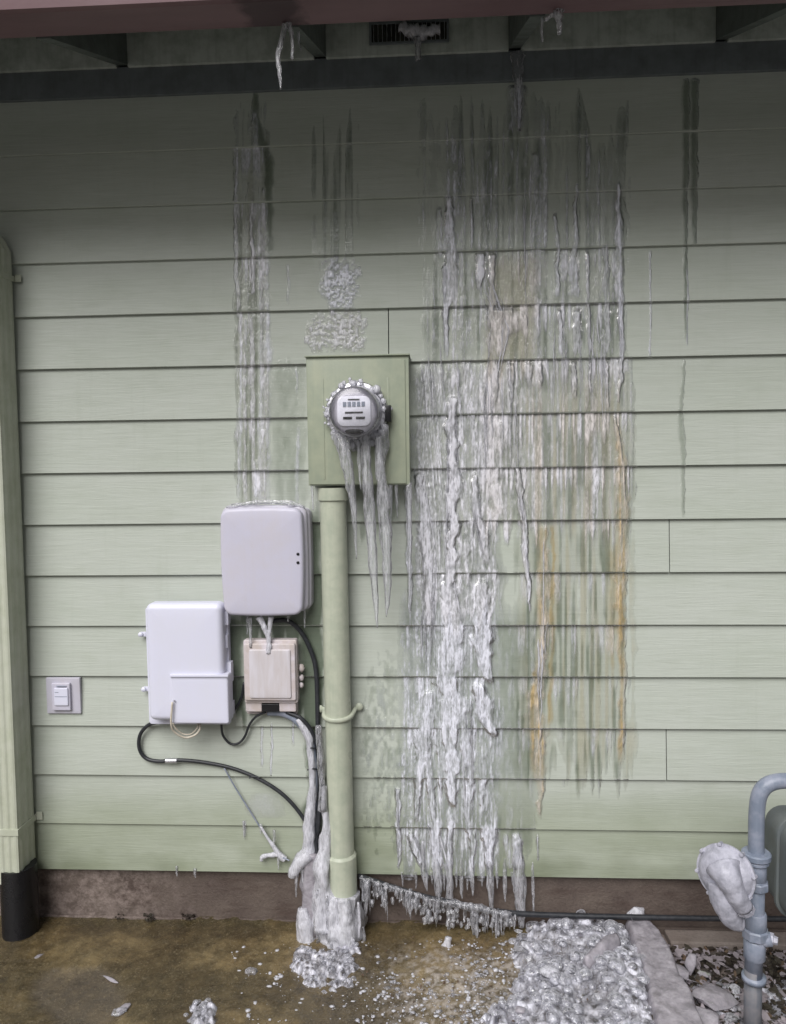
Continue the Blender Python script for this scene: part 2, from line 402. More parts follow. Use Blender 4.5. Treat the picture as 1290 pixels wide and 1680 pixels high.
# eave: trim, blocking, rafters, vent, gutter, roof
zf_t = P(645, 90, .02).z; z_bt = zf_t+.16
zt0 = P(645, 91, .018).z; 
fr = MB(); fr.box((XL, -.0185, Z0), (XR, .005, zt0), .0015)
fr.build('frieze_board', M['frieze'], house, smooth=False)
raft_px = [(190, 105), (515, 90), (835, 76), (1175, 58)]
rx = [P(a, b, .03).x for a, b in raft_px]
dxs = (rx[3]-rx[0])/3; rx = [rx[0]-2*dxs, rx[0]-dxs]+rx+[rx[3]+dxs, rx[3]+2*dxs]
GD = .54; zg = P(50, 64, GD).z
print('zt0', zt0, 'gutter z', zg, 'rafter spacing', dxs)
for i in range(len(rx)-1):
    b = MB(); b.box((rx[i]+.0395, -.03, zt0-.004), (rx[i+1]-.0005, .02, zt0+.22), .001)
    bo = b.build('blocking', M['block'], house, smooth=False)
slope = (zg-zt0)/(GD-.03)
def raft(x):
    mb = MB(); zs = lambda y: zt0+slope*(-y-.03)
    pr = [(.02, zs(.02)+.001), (.02, zs(.02)+.15), (-GD+.002, zs(-GD+.002)+.15), (-GD+.002, zs(-GD+.002))]
    vs = [(xx, y, z) for xx in (x, x+.039) for y, z in pr]
    mb.add(vs, [(0, 1, 2, 3), (7, 6, 5, 4), (0, 3, 7, 4), (1, 0, 4, 5), (2, 1, 5, 6), (3, 2, 6, 7)])
    mb.build('rafter', M['rafter'], house, smooth=False)
for x in rx: raft(x)
zs = lambda y: zt0+slope*(-y-.03)
mb = MB(); pr = [(.3, zs(.3)+.152), (.3, zs(.3)+.175), (-GD-.02, zs(-GD-.02)+.175), (-GD-.02, zs(-GD-.02)+.152)]
mb.add([(xx, y, z) for xx in (XL-.3, XR+.3) for y, z in pr], [(0, 1, 2, 3), (7, 6, 5, 4), (0, 3, 7, 4), (1, 0, 4, 5), (2, 1, 5, 6), (3, 2, 6, 7)])
mb.build('roof_deck', M['roofwood'], house, smooth=False)
mb = MB(); pr = [(2.5, zs(2.5)+.177), (2.5, zs(2.5)+.195), (-GD-.06, zs(-GD-.06)+.195), (-GD-.06, zs(-GD-.06)+.177)]
mb.add([(xx, y, z) for xx in (XL-.35, XR+.35) for y, z in pr], [(0, 1, 2, 3), (7, 6, 5, 4), (0, 3, 7, 4), (1, 0, 4, 5), (2, 1, 5, 6), (3, 2, 6, 7)])
mb.build('roof', M['roof'], house, smooth=False)
# fascia behind the gutter, then the gutter as a bent profile
fb = MB(); fb.box((XL-.3, -GD-.018, zg+.004), (XR+.3, -GD, zg+.17), .001); fb.build('fascia_board', M['gutter'], house, smooth=False)
gut = empty('roof_gutter', (0, -GD-.05, zg), 'maroon painted metal gutter running along the edge of the eave', 'gutter')
y0 = -GD-.020; prof = [(y0, zg+.12), (y0, zg+.002), (y0-.003, zg), (y0-.088, zg+.001), (y0-.098, zg+.006), (y0-.102, zg+.03), (y0-.104, zg+.06), (y0-.112, zg+.085), (y0-.122, zg+.1), (y0-.124, zg+.12),
                          (y0-.121, zg+.12), (y0-.119, zg+.102), (y0-.109, zg+.087), (y0-.1, zg+.06), (y0-.099, zg+.031), (y0-.095, zg+.009), (y0-.087, zg+.004), (y0-.004, zg+.003), (y0-.003, zg+.12)]
mb = MB(); n = len(prof); NX = 12; vs = []
for i in range(NX+1):
    x = XL-.3+(XR-XL+.6)*i/NX
    vs += [(x, y, z+.0015*math.sin(x*2.1)) for y, z in prof]
fs = [(i*n+q, i*n+(q+1) % n, (i+1)*n+(q+1) % n, (i+1)*n+q) for i in range(NX) for q in range(n)]
mb.add(vs, fs); mb.build('gutter_channel', M['gutter'], gut, smooth=False)
# vent in the blocking
vx0, vx1 = P(610, 60, .031).x, P(733, 60, .031).x; vz0, vz1 = P(670, 70, .031).z, P(670, 40, .031).z
mb = MB(); mb.box((vx0, -.036, vz0), (vx1, -.0305, vz1), .001); v = mb.build('vent', M['dark'], house, smooth=False)
mb = MB(); w = .007
mb.box((vx0-w, -.042, vz0-w), (vx1+w, -.0355, vz0)); mb.box((vx0-w, -.042, vz1), (vx1+w, -.0355, vz1+w)); mb.box((vx0-w, -.042, vz0+.0005), (vx0, -.0355, vz1-.0005)); mb.box((vx1, -.042, vz0+.0005), (vx1+w, -.0355, vz1-.0005))
mb.build('vent_frame', M['frieze'], v, smooth=False)
mb = MB()
for i in range(17):
    x = vx0+(vx1-vx0)*(i+.5)/17; mb.box((x-.0008, -.0395, vz0), (x+.0008, -.0375, vz1))
mb.build('vent_mesh', M['steel'], v, smooth=False)

# ------------------------------------------------------------------ ground
gx = np.concatenate([-np.geomspace(30, 1.95, 14), np.arange(-1.85, 1.75, .0085), np.geomspace(1.8, 30, 14)])
gy = np.concatenate([-np.geomspace(30, 1.1, 14), np.arange(-1.02, -.0, .0085), [.0, .011, 3.0]])
GX, GY = np.meshgrid(gx, gy)
PX, PY = proj(GX, GY, GX*0)
near = ss(-1.6, -1.1, GY)
h = .016*(fbm(GX*5, GY*5, 3)-.5)+.010*(fbm(GX*26, GY*26, 8, 4)-.5)*ss(-1.9, -1.2, GX)
right = ss(.66, .78, GX+.06*(fbm(GX*9, GY*9, 95)-.5))                         # planting strip right of the ice, a bit lower and rough
h = h*(1+1.8*right)-.035*right+.004*fbm(GX*70, GY*70, 12, 3)
pool = ss(1.15, 1.35, fbm(GX*3.2, GY*3.2, 21, 3)*2)   # smooth frozen puddles
puddle = 1-ss(.75, 1.15, np.hypot((PX-135)/75., (PY-1640)/62.)+.8*(fbm(GX*9, GY*9, 31)-.5))
puddle = puddle*(GY > -1.1)
h = h*(1-.75*puddle)-.006*puddle
h = h*near
me = bpy.data.meshes.new('ground'); nx, ny = len(gx), len(gy)
def grid_mesh(me, X, Y, Z, mask=None):
    ny, nx = X.shape; co = np.stack([X, Y, Z], -1).reshape(-1, 3)
    idx = np.arange(nx*ny).reshape(ny, nx)
    q = np.stack([idx[:-1, :-1], idx[:-1, 1:], idx[1:, 1:], idx[1:, :-1]], -1).reshape(-1, 4)
    keep = None
    if mask is not None:
        mm = (mask[:-1, :-1] | mask[:-1, 1:] | mask[1:, 1:] | mask[1:, :-1]).reshape(-1); q = q[mm]
        used = np.unique(q); rm = np.full(nx*ny, -1); rm[used] = np.arange(len(used)); q = rm[q]; co = co[used]; keep = used
    me.vertices.add(len(co)); me.vertices.foreach_set('co', co.astype(np.float32).ravel())
    me.loops.add(q.size); me.loops.foreach_set('vertex_index', q.astype(np.int32).ravel())
    me.polygons.add(len(q)); me.polygons.foreach_set('loop_start', np.arange(0, q.size, 4, dtype=np.int32))
    me.update(calc_edges=True); me.validate(); return keep
def set_attr(me, name, arr, keep=None, col=False):
    if keep is not None: arr = arr.reshape((-1, 3) if col else (-1,))[keep]
    if col:
        a = me.color_attributes.new(name, 'FLOAT_COLOR', 'POINT'); arr = arr.reshape(-1, 3)
        a.data.foreach_set('color', np.concatenate([arr, np.ones((len(arr), 1))], 1).astype(np.float32).ravel())
    else:
        a = me.attributes.new(name, 'FLOAT', 'POINT'); a.data.foreach_set('value', arr.astype(np.float32).ravel())
grid_mesh(me, GX, GY, h)
n1 = fbm(GX*9, GY*9, 41, 5)[..., None]; n2 = fbm(GX*40, GY*40, 51, 4)[..., None]; n3 = fbm(GX*2.5, GY*2.5, 61, 4)[..., None]
c = np.array([.105, .070, .030])*(1-n1)+np.array([.215, .165, .085])*n1
n4 = ss(.42, .62, fbm(GX*4.2, GY*6, 67, 5))[..., None]
c = c*(.35+1.1*n2)*(.50+.5*n3)*(.62+.6*n4)
fz = ss(560, 700, PX+120*(fbm(GX*5, GY*5, 83)-.5))*(1-ss(860, 960, PX))*ss(1535, 1590, PY)*(GY > -1.1); frs = (fz*ss(.50, .62, fbm(GX*75, GY*75, 85, 4)))[..., None]
c = c*(1-frs*.6)+np.array([.40, .36, .33])*frs*.6
foot_tone = (ss(-.09, -.02, GY)*ss(1.0, .7, GX)*fbm(GX*30, GY*30, 71))[..., None]  # mottled tone, darker towards the wall foot
c = c*(1-foot_tone*.8)+np.array([.05, .042, .018])*foot_tone*.8
c = c*(1-puddle[..., None]*.3)+np.array([.135, .12, .115])*puddle[..., None]*.3
rt = right[..., None]; dirt = np.array([.03, .024, .02])*(.4+1.4*n2)+np.array([.16, .13, .12])*ss(.55, .75, fbm(GX*16, GY*16, 91))[..., None]
c = c*(1-rt)+dirt*rt
far = (1-near)[..., None]; c = c*(1-far)+np.array([.10, .10, .095])*far
set_attr(me, 'Col', c, col=True)
wetness = np.clip(.9-.6*right, 0, 1)*near
set_attr(me, 'wet', wetness)
t = NT('icy muddy ground'); n = t.noise(120, detail=5); f = t.noise(35, detail=6)
g1 = t.noise(260, detail=3); g2 = t.noise(75, detail=6, rough=.75)
cc = t.mix(t.math('MULTIPLY', t.ramp(n, .56, .74), .4), t.attr('Col', True), (.33, .27, .17)); cc = t.mix(t.math('MULTIPLY', t.ramp(g2, .54, .66), .55), cc, (.035, .024, .012)); cc = t.mix(t.math('MULTIPLY', t.ramp(g1, .62, .72), .6), cc, (.40, .34, .24))
t.con(cc, t.p.inputs['Base Color'])
t.con(t.ramp(t.math('MULTIPLY', t.attr('wet'), t.ramp(f, .25, .5)), 0, 1, .7, .07), t.p.inputs['Roughness']); t.p.inputs['Specular IOR Level'].default_value = .75
t.con(t.bump(t.math('ADD', t.math('ADD', n, f), g2), .38, .008), t.p.inputs['Normal'])
M['ground'] = t.m
g = link('ground', me, M['ground']); g['kind'] = 'structure'

# ------------------------------------------------------------------ ice glaze on the siding
def world_grid(px0, px1, py0, py1, dx=.0025, dz=.0034):
    a = P(px0, py1); b = P(px1, py0); a2 = P(px0, py0); b2 = P(px1, py1)
    xs = np.arange(min(a.x, a2.x), max(b.x, b2.x), dx); zs_ = np.arange(min(a.z, b2.z), max(b.z, a2.z), dz)
    return np.meshgrid(xs, zs_)
def stroke(X, Y, pts, inten=1.0, soft=.5, wob=2.0, seed=0, tip=14):
    ys = [p[1] for p in pts]; xc = np.interp(Y, ys, [p[0] for p in pts]); w = np.interp(Y, ys, [p[2] for p in pts])
    xc = xc+wob*2*(vn(Y/26., Y*0+seed, 3)-.5)+wob*(vn(Y/7., Y*0+seed, 5)-.5)
    w = w*(.7+.6*vn(Y/12., Y*0+seed*3.1, 7))
    d = np.abs(X-xc)/(w*.5+.01)
    f = 1-ss(1-soft, 1+soft, d)
    f = f*ss(ys[0]-3, ys[0]+tip*.6, Y)*(1-ss(ys[-1]-tip, ys[-1]+2, Y))
    return f*inten
def zone(X, Y, x0, x1, y0, y1, e=14, ev=26, seed=0):
    nx_ = 22*(fbm(Y/38., X/120., seed, 3)-.5)
    return ss(x0-e, x0+e, X+nx_)*(1-ss(x1-e, x1+e, X+nx_))*ss(y0-ev, y0+ev, Y+20*(vn(X/5., X*0, seed)-.5))*(1-ss(y1-ev, y1+ev, Y+60*(vn(X/6., X*0, seed+4)-.5)))
W_ = np.array([.84, .85, .95]); AM = np.array([.68, .52, .29])
def film(name, label, box, build, thick=.0016, group=None):
    X, Z = world_grid(*box); fy = face_y(Z)
    PXX, PYY = proj(X, fy, Z)
    dens, wet, amb, hh = build(PXX, PYY, X, Z)
    dens = np.clip(dens, 0, 1.1); wet = np.clip(wet, 0, 1); amb = np.clip(amb, 0, 1)
    mask = (dens > .05) | (wet > .06) | (amb > .06)
    edge = ss(0, .25, np.maximum(np.maximum(dens, wet), amb))
    fill = getattr(build, 'fill', None)
    if fill is not None: fy = fy*(1-fill)+(-.0155)*fill
    Y = fy-thick*.35-thick*edge-hh
    me = bpy.data.meshes.new(name); keep = grid_mesh(me, X, Y, Z, mask)
    me.flip_normals()
    set_attr(me, 'dens', np.minimum(dens+amb*.15, 1.0), keep)
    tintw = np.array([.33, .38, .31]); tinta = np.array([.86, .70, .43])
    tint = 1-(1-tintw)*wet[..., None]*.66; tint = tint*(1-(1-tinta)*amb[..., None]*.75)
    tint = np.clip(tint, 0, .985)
    fc = W_*(1-amb[..., None])+AM*amb[..., None]
    set_attr(me, 'tint', tint, keep, True); set_attr(me, 'frost', fc, keep, True)
    cen = P((box[0]+box[1])/2, box[3])
    o = link(name, me, M['film'], origin=(cen.x, -.015, cen.z)); tag(o, label, 'ice', group); return o
def seam_d(Z): return (Z0-Z) % S        # metres below the seam above
def fringe(X, Y, Z, seed, lmin=.02, lmax=.12, fx=3.2):
    """small icicle fringe below each board edge"""
    k = np.floor((Z0-Z)/S); a = vn(X/fx, k*3.7, seed); b = vn(X/(fx*3.1), k*1.9, seed+2)
    L = lmin+(lmax-lmin)*np.clip(a*b*2.2-.15, 0, 1); d = seam_d(Z)
    return (1-ss(L*.5, L, d))*ss(.35, .75, a)*ss(.2, .5, b)

def main_film(X, Y, wx, wz):
    stripe = ss(.42, .72, vn(X/3.1, Y/170., 11)*.6+vn(X/7.3, Y/260., 12)*.4)
    stripe2 = ss(.40, .75, vn(X/2.2, Y/60., 15))
    q_ = np.clip((X-690)/40., 0, 1)
    mott = ss(.35, .7, fbm(X/5.5, Y/(11.+12*q_), 13, 4)); mott2 = ss(.42, .62, fbm(X/3.2, Y/(6.+9*q_), 19, 3))
    fr_ = fringe(X, Y, wz, 21); fine = .45+.9*ss(.35, .65, vn(X/1.7, Y/34., 23)*.6+vn(X/2.6, Y/9., 24)*.4)
    zU = zone(X, Y, 700, 1030, 135, 590, 12, 40, 1); zUl = zone(X, Y, 690, 800, 150, 600, 12, 40, 8)
    gap = .15+.85*ss(.30, .54, vn(X/11., Y/500., 61)*.6+vn(X/5., Y/300., 62)*.4); top_ = ss(0, 60, Y-(125+125*vn(X/6., X*0, 63)*vn(X/17., X*0, 64)*1.6)); side = 1-ss(985, 1045, X+50*(vn(X/9., Y/70., 65)-.5))*.75
    lowU = ss(430, 560, Y); gU = np.clip(gap*top_+lowU*.7, 0, 1)*side; zU = zU*gU; zUl = zUl*(.3+.7*gap)*top_
    zM = zone(X, Y, 685, 820, 605, 1010, 12, 14, 2); zM2 = zone(X, Y, 795, 885, 595, 860, 12, 14, 3)
    zR = zone(X, Y, 880, 1035, 590, 860, 8, 24, 4); zA = zone(X, Y, 845, 1030, 860, 1270, 9, 30, 5)
    zL = zone(X, Y, 662, 815, 990, 1425, 12, 26, 6); zL2 = zone(X, Y, 812, 880, 1010, 1380, 12, 30, 7)
    zB = zone(X, Y, 600, 668, 1100, 1380, 12, 60, 9)
    dens = zU*(.08+.50*stripe*mott+.20*mott2*stripe2)+zUl*.26*mott*stripe2
    dens += zM*(.26+.55*mott*mott2+.34*stripe*stripe2+.28*mott*fine)+zM2*(.18+.42*stripe*fine+.30*mott*mott2)
    dens += zR*(.10+.34*stripe*fine+.14*mott*stripe2)+zA*(.12*stripe*mott)+zL*(.20+.52*mott*stripe2*fine+.34*mott2*stripe)+zL2*(.03+.2*mott*stripe)+zB*(.16*mott*stripe2)
    zf = np.clip(zU+zM+zM2+zR+zA*.6+zL+zL2*.7, 0, 1)
    zfx = np.clip(zM2+zR+zA*.5+zL*.7+zU*ss(400, 430, Y)*ss(790, 830, X), 0, 1)
    dens += fr_*zfx*.75
    wet = zU*(.30+.66*ss(.30, .7, vn(X/5.2, Y/140., 31)))+zM*(.45+.5*(1-mott2))+zM2*(.45+.4*(1-mott2))+zR*(.30+.5*ss(.4, .6, vn(X/4.1, Y/150., 33)))+zL*.75+zL2*.5+zB*.45*mott
    wet += zA*(.12+.6*ss(.5, .7, vn(X/4.4, Y/90., 35))); wet *= .75+.5*fbm(X/14., Y/18., 37)
    amb = X*0
    st = []
    def s(pts, i=1.0, soft=.5, wob=2.0, tip=14): st.append(stroke(X, Y, pts, i, soft, wob, len(st)+1, tip))
    # the main cascade
    s([(741, 650, 14), (743, 690, 16), (741, 750, 13), (744, 800, 20), (743, 865, 15), (738, 930, 14), (738, 980, 22), (746, 1030, 36), (742, 1075, 42), (733, 1110, 30), (742, 1160, 40), (738, 1215, 24), (741, 1260, 20), (740, 1325, 11)], 1.05, .55, 4)
    s([(668, 800, 10), (671, 860, 9), (671, 937, 10), (675, 1008, 4)], .75, .4)
    s([(686, 775, 9), (690, 810, 13), (697, 868, 20), (704, 920, 17), (704, 1010, 7)], .9)
    s([(712, 760, 10), (716, 900, 16), (722, 1010, 18), (724, 1090, 20)], .45, .8, 5)
    s([(778, 775, 9), (780, 830, 14), (792, 875, 12), (800, 930, 7)], .9)
    s([(770, 850, 10), (768, 1000, 14), (765, 1080, 12)], .45, .8, 5)
    s([(790, 950, 12), (790, 1000, 22), (793, 1045, 26), (796, 1085, 18), (803, 1122, 8)], 1.0)
    s([(775, 1040, 10), (786, 1080, 12), (803, 1120, 8)], .8)
    s([(783, 1120, 14), (795, 1150, 26), (796, 1178, 24), (812, 1210, 6)], 1.05)
    s([(705, 1130, 12), (700, 1190, 24), (693, 1240, 20), (686, 1300, 13), (681, 1352, 5)], .8)
    s([(700, 1230, 14), (706, 1290, 14), (712, 1355, 6)], .7)
    s([(760, 1140, 14), (765, 1210, 22), (768, 1290, 12), (772, 1400, 7)], .7, .6, 4)
    s([(722, 1100, 20), (716, 1180, 16), (722, 1240, 12), (726, 1300, 6)], .55, .8, 5)
    s([(785, 1230, 14), (790, 1290, 10), (792, 1340, 5)], .5, .8, 4)
    s([(655, 1290, 8), (654, 1350, 8), (655, 1425, 5)], .7)
    s([(674, 1362, 7), (684, 1400, 12), (694, 1425, 12)], .9)
    s([(715, 1340, 9), (714, 1390, 16), (718, 1430, 15)], .85)
    s([(739, 1330, 9), (738, 1400, 10), (738, 1430, 9)], .9)
    s([(800, 1350, 16), (802, 1375, 24), (803, 1400, 14), (803, 1428, 10)], .95)
    s([(776, 1360, 6), (775, 1428, 6)], .7); s([(830, 1365, 10), (838, 1428, 10)], .45, .8)
    s([(846, 1365, 12), (851, 1428, 18)], .75); s([(882, 1367, 3), (882, 1414, 3)], .6, .4, 1)
    s([(849, 765, 7), (854, 800, 10), (859, 853, 10), (865, 937, 8), (869, 1005, 3)], .85, .4)
    # upper runs
    s([(851, 140, 9), (852, 180, 8), (852, 217, 5)], .9, .4, 1)
    s([(848, 140, 24), (848, 220, 20)], .35, .7)
    s([(735, 320, 10), (738, 385, 14), (740, 430, 22), (737, 470, 20), (732, 505, 9), (731, 592, 5)], .75)
    s([(720, 340, 8), (725, 430, 9)], .4); s([(773, 325, 4), (774, 412, 4)], .6)
    s([(788, 413, 12), (788, 452, 12), (785, 480, 6)], .95, .4, 1)
    s([(806, 415, 9), (808, 470, 8), (805, 560, 12), (812, 600, 12), (811, 668, 8)], .7)
    s([(826, 505, 30), (832, 530, 46), (822, 556, 24), (818, 590, 20)], .8, .8)
    s([(878, 250, 14), (880, 330, 20), (880, 415, 26), (878, 500, 22), (876, 590, 18)], .38, .8)
    s([(912, 350, 5), (914, 420, 6), (914, 493, 7)], .6); s([(919, 507, 6), (921, 586, 6)], .75)
    s([(945, 300, 4), (944, 400, 7), (941, 440, 15), (942, 492, 16)], .65); s([(947, 507, 11), (948, 586, 12)], .7)
    s([(964, 412, 4), (964, 500, 5), (966, 586, 7)], .6); s([(993, 400, 9), (994, 490, 10), (998, 588, 8)], .5)
    s([(1014, 300, 6), (1016, 410, 12), (1017, 487, 14), (1017, 520, 8), (1020, 592, 8), (1012, 670, 4)], .7)
    s([(840, 595, 10), (838, 668, 6)], .7); s([(868, 595, 14), (870, 640, 8)], .6); s([(886, 597, 9), (885, 640, 5)], .7)
    s([(940, 592, 9), (942, 660, 6)], .7); s([(968, 592, 4), (968, 650, 3)], .7); s([(995, 592, 5), (996, 675, 4)], .7)
    s([(822, 690, 12), (820, 740, 16), (818, 790, 10)], .5, .8)
    # amber stained runs
    a1 = stroke(X, Y, [(1008, 680, 6), (1014, 715, 12), (1021, 760, 13), (1022, 830, 17), (1020, 916, 20), (1016, 1000, 15), (1018, 1070, 13), (1021, 1104, 10), (1018, 1260, 9)], 1, .5, 2, 71, 40)
    a2 = stroke(X, Y, [(890, 860, 12), (893, 940, 22), (892, 1010, 20), (890, 1060, 14), (884, 1110, 18), (878, 1150, 26), (881, 1200, 26), (884, 1262, 22), (886, 1300, 9), (886, 1345, 5)], 1, .6, 3, 72, 20)
    a3 = stroke(X, Y, [(905, 860, 5), (908, 930, 6), (905, 1080, 6), (903, 1190, 8)], .7, .5, 2, 73); a4 = stroke(X, Y, [(1005, 900, 8), (1004, 1100, 8)], .4, .7, 3, 74)
    an = (.55+.6*stripe)*(.6+.5*mott)
    amb = (a1*.8*an+a2*.95*an+a3*.8+a4*.6)*.95
    amb += zone(X, Y, 860, 1040, 640, 1250, 12, 40, 77)*.22*ss(.45, .7, vn(X/5., Y/160., 78))+zone(X, Y, 800, 880, 420, 600, 10, 20, 79)*.25
    st.append(stroke(X, Y, [(1008, 682, 4), (1014, 720, 7), (1021, 760, 5), (1024, 830, 4)], .7, .5, 1, 75)); st.append(stroke(X, Y, [(891, 1000, 8), (890, 1060, 9), (880, 1140, 10), (886, 1250, 6)], .55, .7, 2, 76))
    st.append((a1*.34+a2*.38)*(.5+.5*mott))
    S_ = np.max(np.stack(st), 0)
    tex = (.42+.40*mott+.36*mott2+.25*stripe2)*(.55+.45*fine)
    dens = np.maximum(dens, S_*tex)+S_*.10
    hh = (.0034*np.clip(S_, 0, 1)*(.25+.75*fbm(X/6., Y/30., 46, 3))+.0015*S_*mott*stripe2)+.0016*np.clip(zf, 0, 1)*fbm(X/4., Y/14., 45, 4)+.003*fr_*zfx
    # thick rolls where the run bulges
    hh += (.0026*st[0]+.002*(st[6]+st[8]+st[9]))*(.5+.7*fbm(X/6., Y/24., 49, 3))
    # the film is torn: leave bare siding between streams
    hole = ss(.33, .5, fbm(X/18., Y/60., 47, 3)+.35*S_)
    wet = wet*(.45+.55*hole)
    olive = np.clip(zM2*.5+zR*.4+zM*.3+zA*.2+zU*.25*ss(380, 450, Y), 0, 1)*(.6+.6*fbm(X/20., Y/30., 51, 3))
    amb = amb+olive*.28
    main_film.fill = np.clip(S_*1.1+zM*.45*mott+zL*.3*mott, 0, 1)
    main_film.st = st
    return dens, wet, amb, hh
sheet = film('ice_sheet', 'wide frozen cascade of white and clear ice down the siding right of the electric meter', (590, 1062, 110, 1440), main_film)
# raised ropes of ice standing proud of the sheet, each a part of it
rr = random.Random(31)
def rope(pts, n, r0, spread):
    for k in range(n):
        y0 = pts[0][1]+rr.uniform(0, .45)*(pts[-1][1]-pts[0][1]); L = rr.uniform(45, 200); y1 = min(pts[-1][1], y0+L)
        if y1-y0 < 25: continue
        dx0 = rr.uniform(-1, 1); N = max(8, int((y1-y0)/5)); V = []; rs_ = []; w1 = rr.uniform(.6, 1.25); ph = rr.uniform(0, 99)
        for i in range(N+1):
            y = y0+(y1-y0)*i/N; xc = np.interp(y, [p[1] for p in pts], [p[0] for p in pts]); w = np.interp(y, [p[1] for p in pts], [p[2] for p in pts])
            x = xc+dx0*w*.42*spread+3*(mn.noise(Vector((y*.035, ph, 0))))+1.2*mn.noise(Vector((y*.13, ph, 4)))
            q = P(x, y, .016); q.y = float(face_y(q.z))*.35-.0165*.65-.0035; V.append(q); f = i/N
            rs_.append(r0*w1*min(1, (i+.4)/3)*(1-max(0, f-.55)/.45*.9)*(1+.35*mn.noise(Vector((y*.11, ph, 8)))))
        mb = MB().tube(V, rs_, 8, True, .35, 80, .75, rr.randint(0, 99), .25); mb.build('ice_rope', M[rr.choice(('icicle', 'clearice', 'milkrope'))], sheet)
for pts, n, r0, sp in [([(741, 650, 14), (743, 800, 20), (738, 930, 16), (746, 1030, 36), (733, 1110, 34), (741, 1325, 14)], 26, .0040, 1.3),
        ([(690, 790, 12), (697, 868, 24), (704, 920, 22), (700, 1100, 20), (690, 1300, 20)], 13, .0032, 1.3), ([(778, 775, 12), (780, 830, 16), (800, 930, 12)], 5, .0034, 1),
        ([(790, 950, 16), (793, 1045, 28), (803, 1122, 12)], 6, .0038, 1), ([(783, 1120, 14), (796, 1178, 24), (812, 1210, 8)], 4, .0040, 1), ([(765, 1140, 16), (768, 1290, 16), (772, 1400, 10)], 6, .0032, 1.2),
        ([(849, 765, 6), (859, 853, 8), (869, 1005, 4)], 2, .0032, .5), ([(720, 560, 60), (730, 700, 60)], 6, .0022, 1.2), ([(820, 595, 60), (822, 790, 60)], 12, .0020, 1.1), ([(950, 500, 120), (950, 700, 130)], 16, .0017, 1.1),
        ([(790, 410, 30), (830, 540, 60), (812, 668, 40)], 8, .0028, 1), ([(735, 400, 20), (731, 592, 8)], 3, .0028, 1), ([(1016, 400, 10), (1020, 592, 10), (1021, 760, 12)], 3, .0026, 1), ([(655, 1290, 10), (655, 1425, 8)], 2, .0028, 1),
        ([(700, 1350, 60), (720, 1428, 70)], 8, .0036, 1.1), ([(800, 1350, 30), (803, 1428, 20)], 3, .0042, 1), ([(890, 870, 20), (890, 1060, 16), (884, 1330, 10)], 4, .0026, .9), ([(870, 250, 30), (876, 560, 30)], 4, .0022, 1)]:
    rope(pts, n, r0, sp)

def left_film(X, Y, wx, wz):
    stripe = ss(.40, .72, vn(X/3.0, Y/190., 111)); mott = ss(.35, .7, fbm(X/5., Y/10., 113, 4))
    z = zone(X, Y, 388, 440, 190, 836, 5, 30, 101); fr_ = fringe(X, Y, wz, 121, .02, .10, 2.6)
    st = [stroke(X, Y, p, i, .5, 1.5, 130+k) for k, (p, i) in enumerate([
        ([(388, 250, 4), (387, 340, 6), (388, 444, 7), (390, 500, 6), (396, 560, 5), (392, 820, 5)], .5),
        ([(418, 180, 10), (420, 235, 14), (424, 300, 16)], .35), ([(413, 330, 3), (414, 400, 5), (415, 485, 5)], .95), ([(432, 308, 4), (433, 322, 4)], 1.0),
        ([(428, 330, 16), (432, 430, 18), (434, 510, 16), (437, 570, 20), (434, 640, 16), (434, 700, 20), (432, 825, 18)], .48),
        ([(402, 520, 5), (404, 600, 5), (403, 700, 5), (404, 825, 5)], .55), ([(413, 520, 5), (416, 600, 7), (415, 700, 6), (418, 825, 6)], .6),
        ([(473, 432, 5), (474, 502, 5)], .3), ([(487, 600, 4), (488, 650, 3)], .4), ([(490, 700, 5), (488, 830, 5)], .4)])]
    S_ = np.max(np.stack(st), 0)
    dens = np.maximum(z*(.05+.2*stripe*mott), S_*(.5+.5*mott+.3*stripe))+fr_*z*.5
    lg = ss(.38, .6, vn(X/5., Y/220., 141)); z = z*(.25+.75*lg)*ss(0, 70, Y-(190+150*vn(X/6., X*0, 142)))
    wet = z*(.30+.5*ss(.45, .6, vn(X/4., Y/150., 140)))+stroke(X, Y, [(420, 150, 4), (420, 200, 12), (440, 260, 14), (444, 420, 8)], .8, .6, 1, 150)
    wet += zone(X, Y, 452, 498, 600, 830, 14, 30, 160)*.65*fbm(X/12., Y/30., 161)
    return dens, wet, z*.10, .003*S_+.0012*z*mott
film('ice_sheet', 'narrow icy streaks running down the siding to the upper white box', (375, 499, 140, 850), left_film)
def top_film(X, Y, wx, wz):
    mott = ss(.38, .62, fbm(X/5., Y/3.6, 213, 4)); st = ss(.4, .7, vn(X/3., Y/200., 214))
    blob_ = lambda cx, cy, rx_, ry_, sd: 1-ss(.55, 1.25, np.hypot((X-cx)/rx_, (Y-cy)/ry_)+.9*(fbm(X/14., Y/16., sd, 3)-.5))
    a = blob_(558, 470, 34, 44, 201); b = np.maximum(blob_(565, 545, 34, 34, 202), blob_(522, 548, 20, 34, 205)*.8)
    c = zone(X, Y, 518, 582, 160, 440, 9, 30, 203)*ss(.4, .62, vn(X/6., Y/260., 206))*ss(0, 60, Y-(150+120*vn(X/5., X*0, 207)))
    dens = a*(.2+.7*mott)+b*(.18+.6*mott)+c*(.03+.14*st*mott)
    return dens, a*.4+b*.4+c*(.20+.5*st), b*.12, .003*(a+b)*mott
film('ice_sheet', 'mottled patch of rime ice on the siding just above the meter box', (500, 600, 140, 578), top_film)
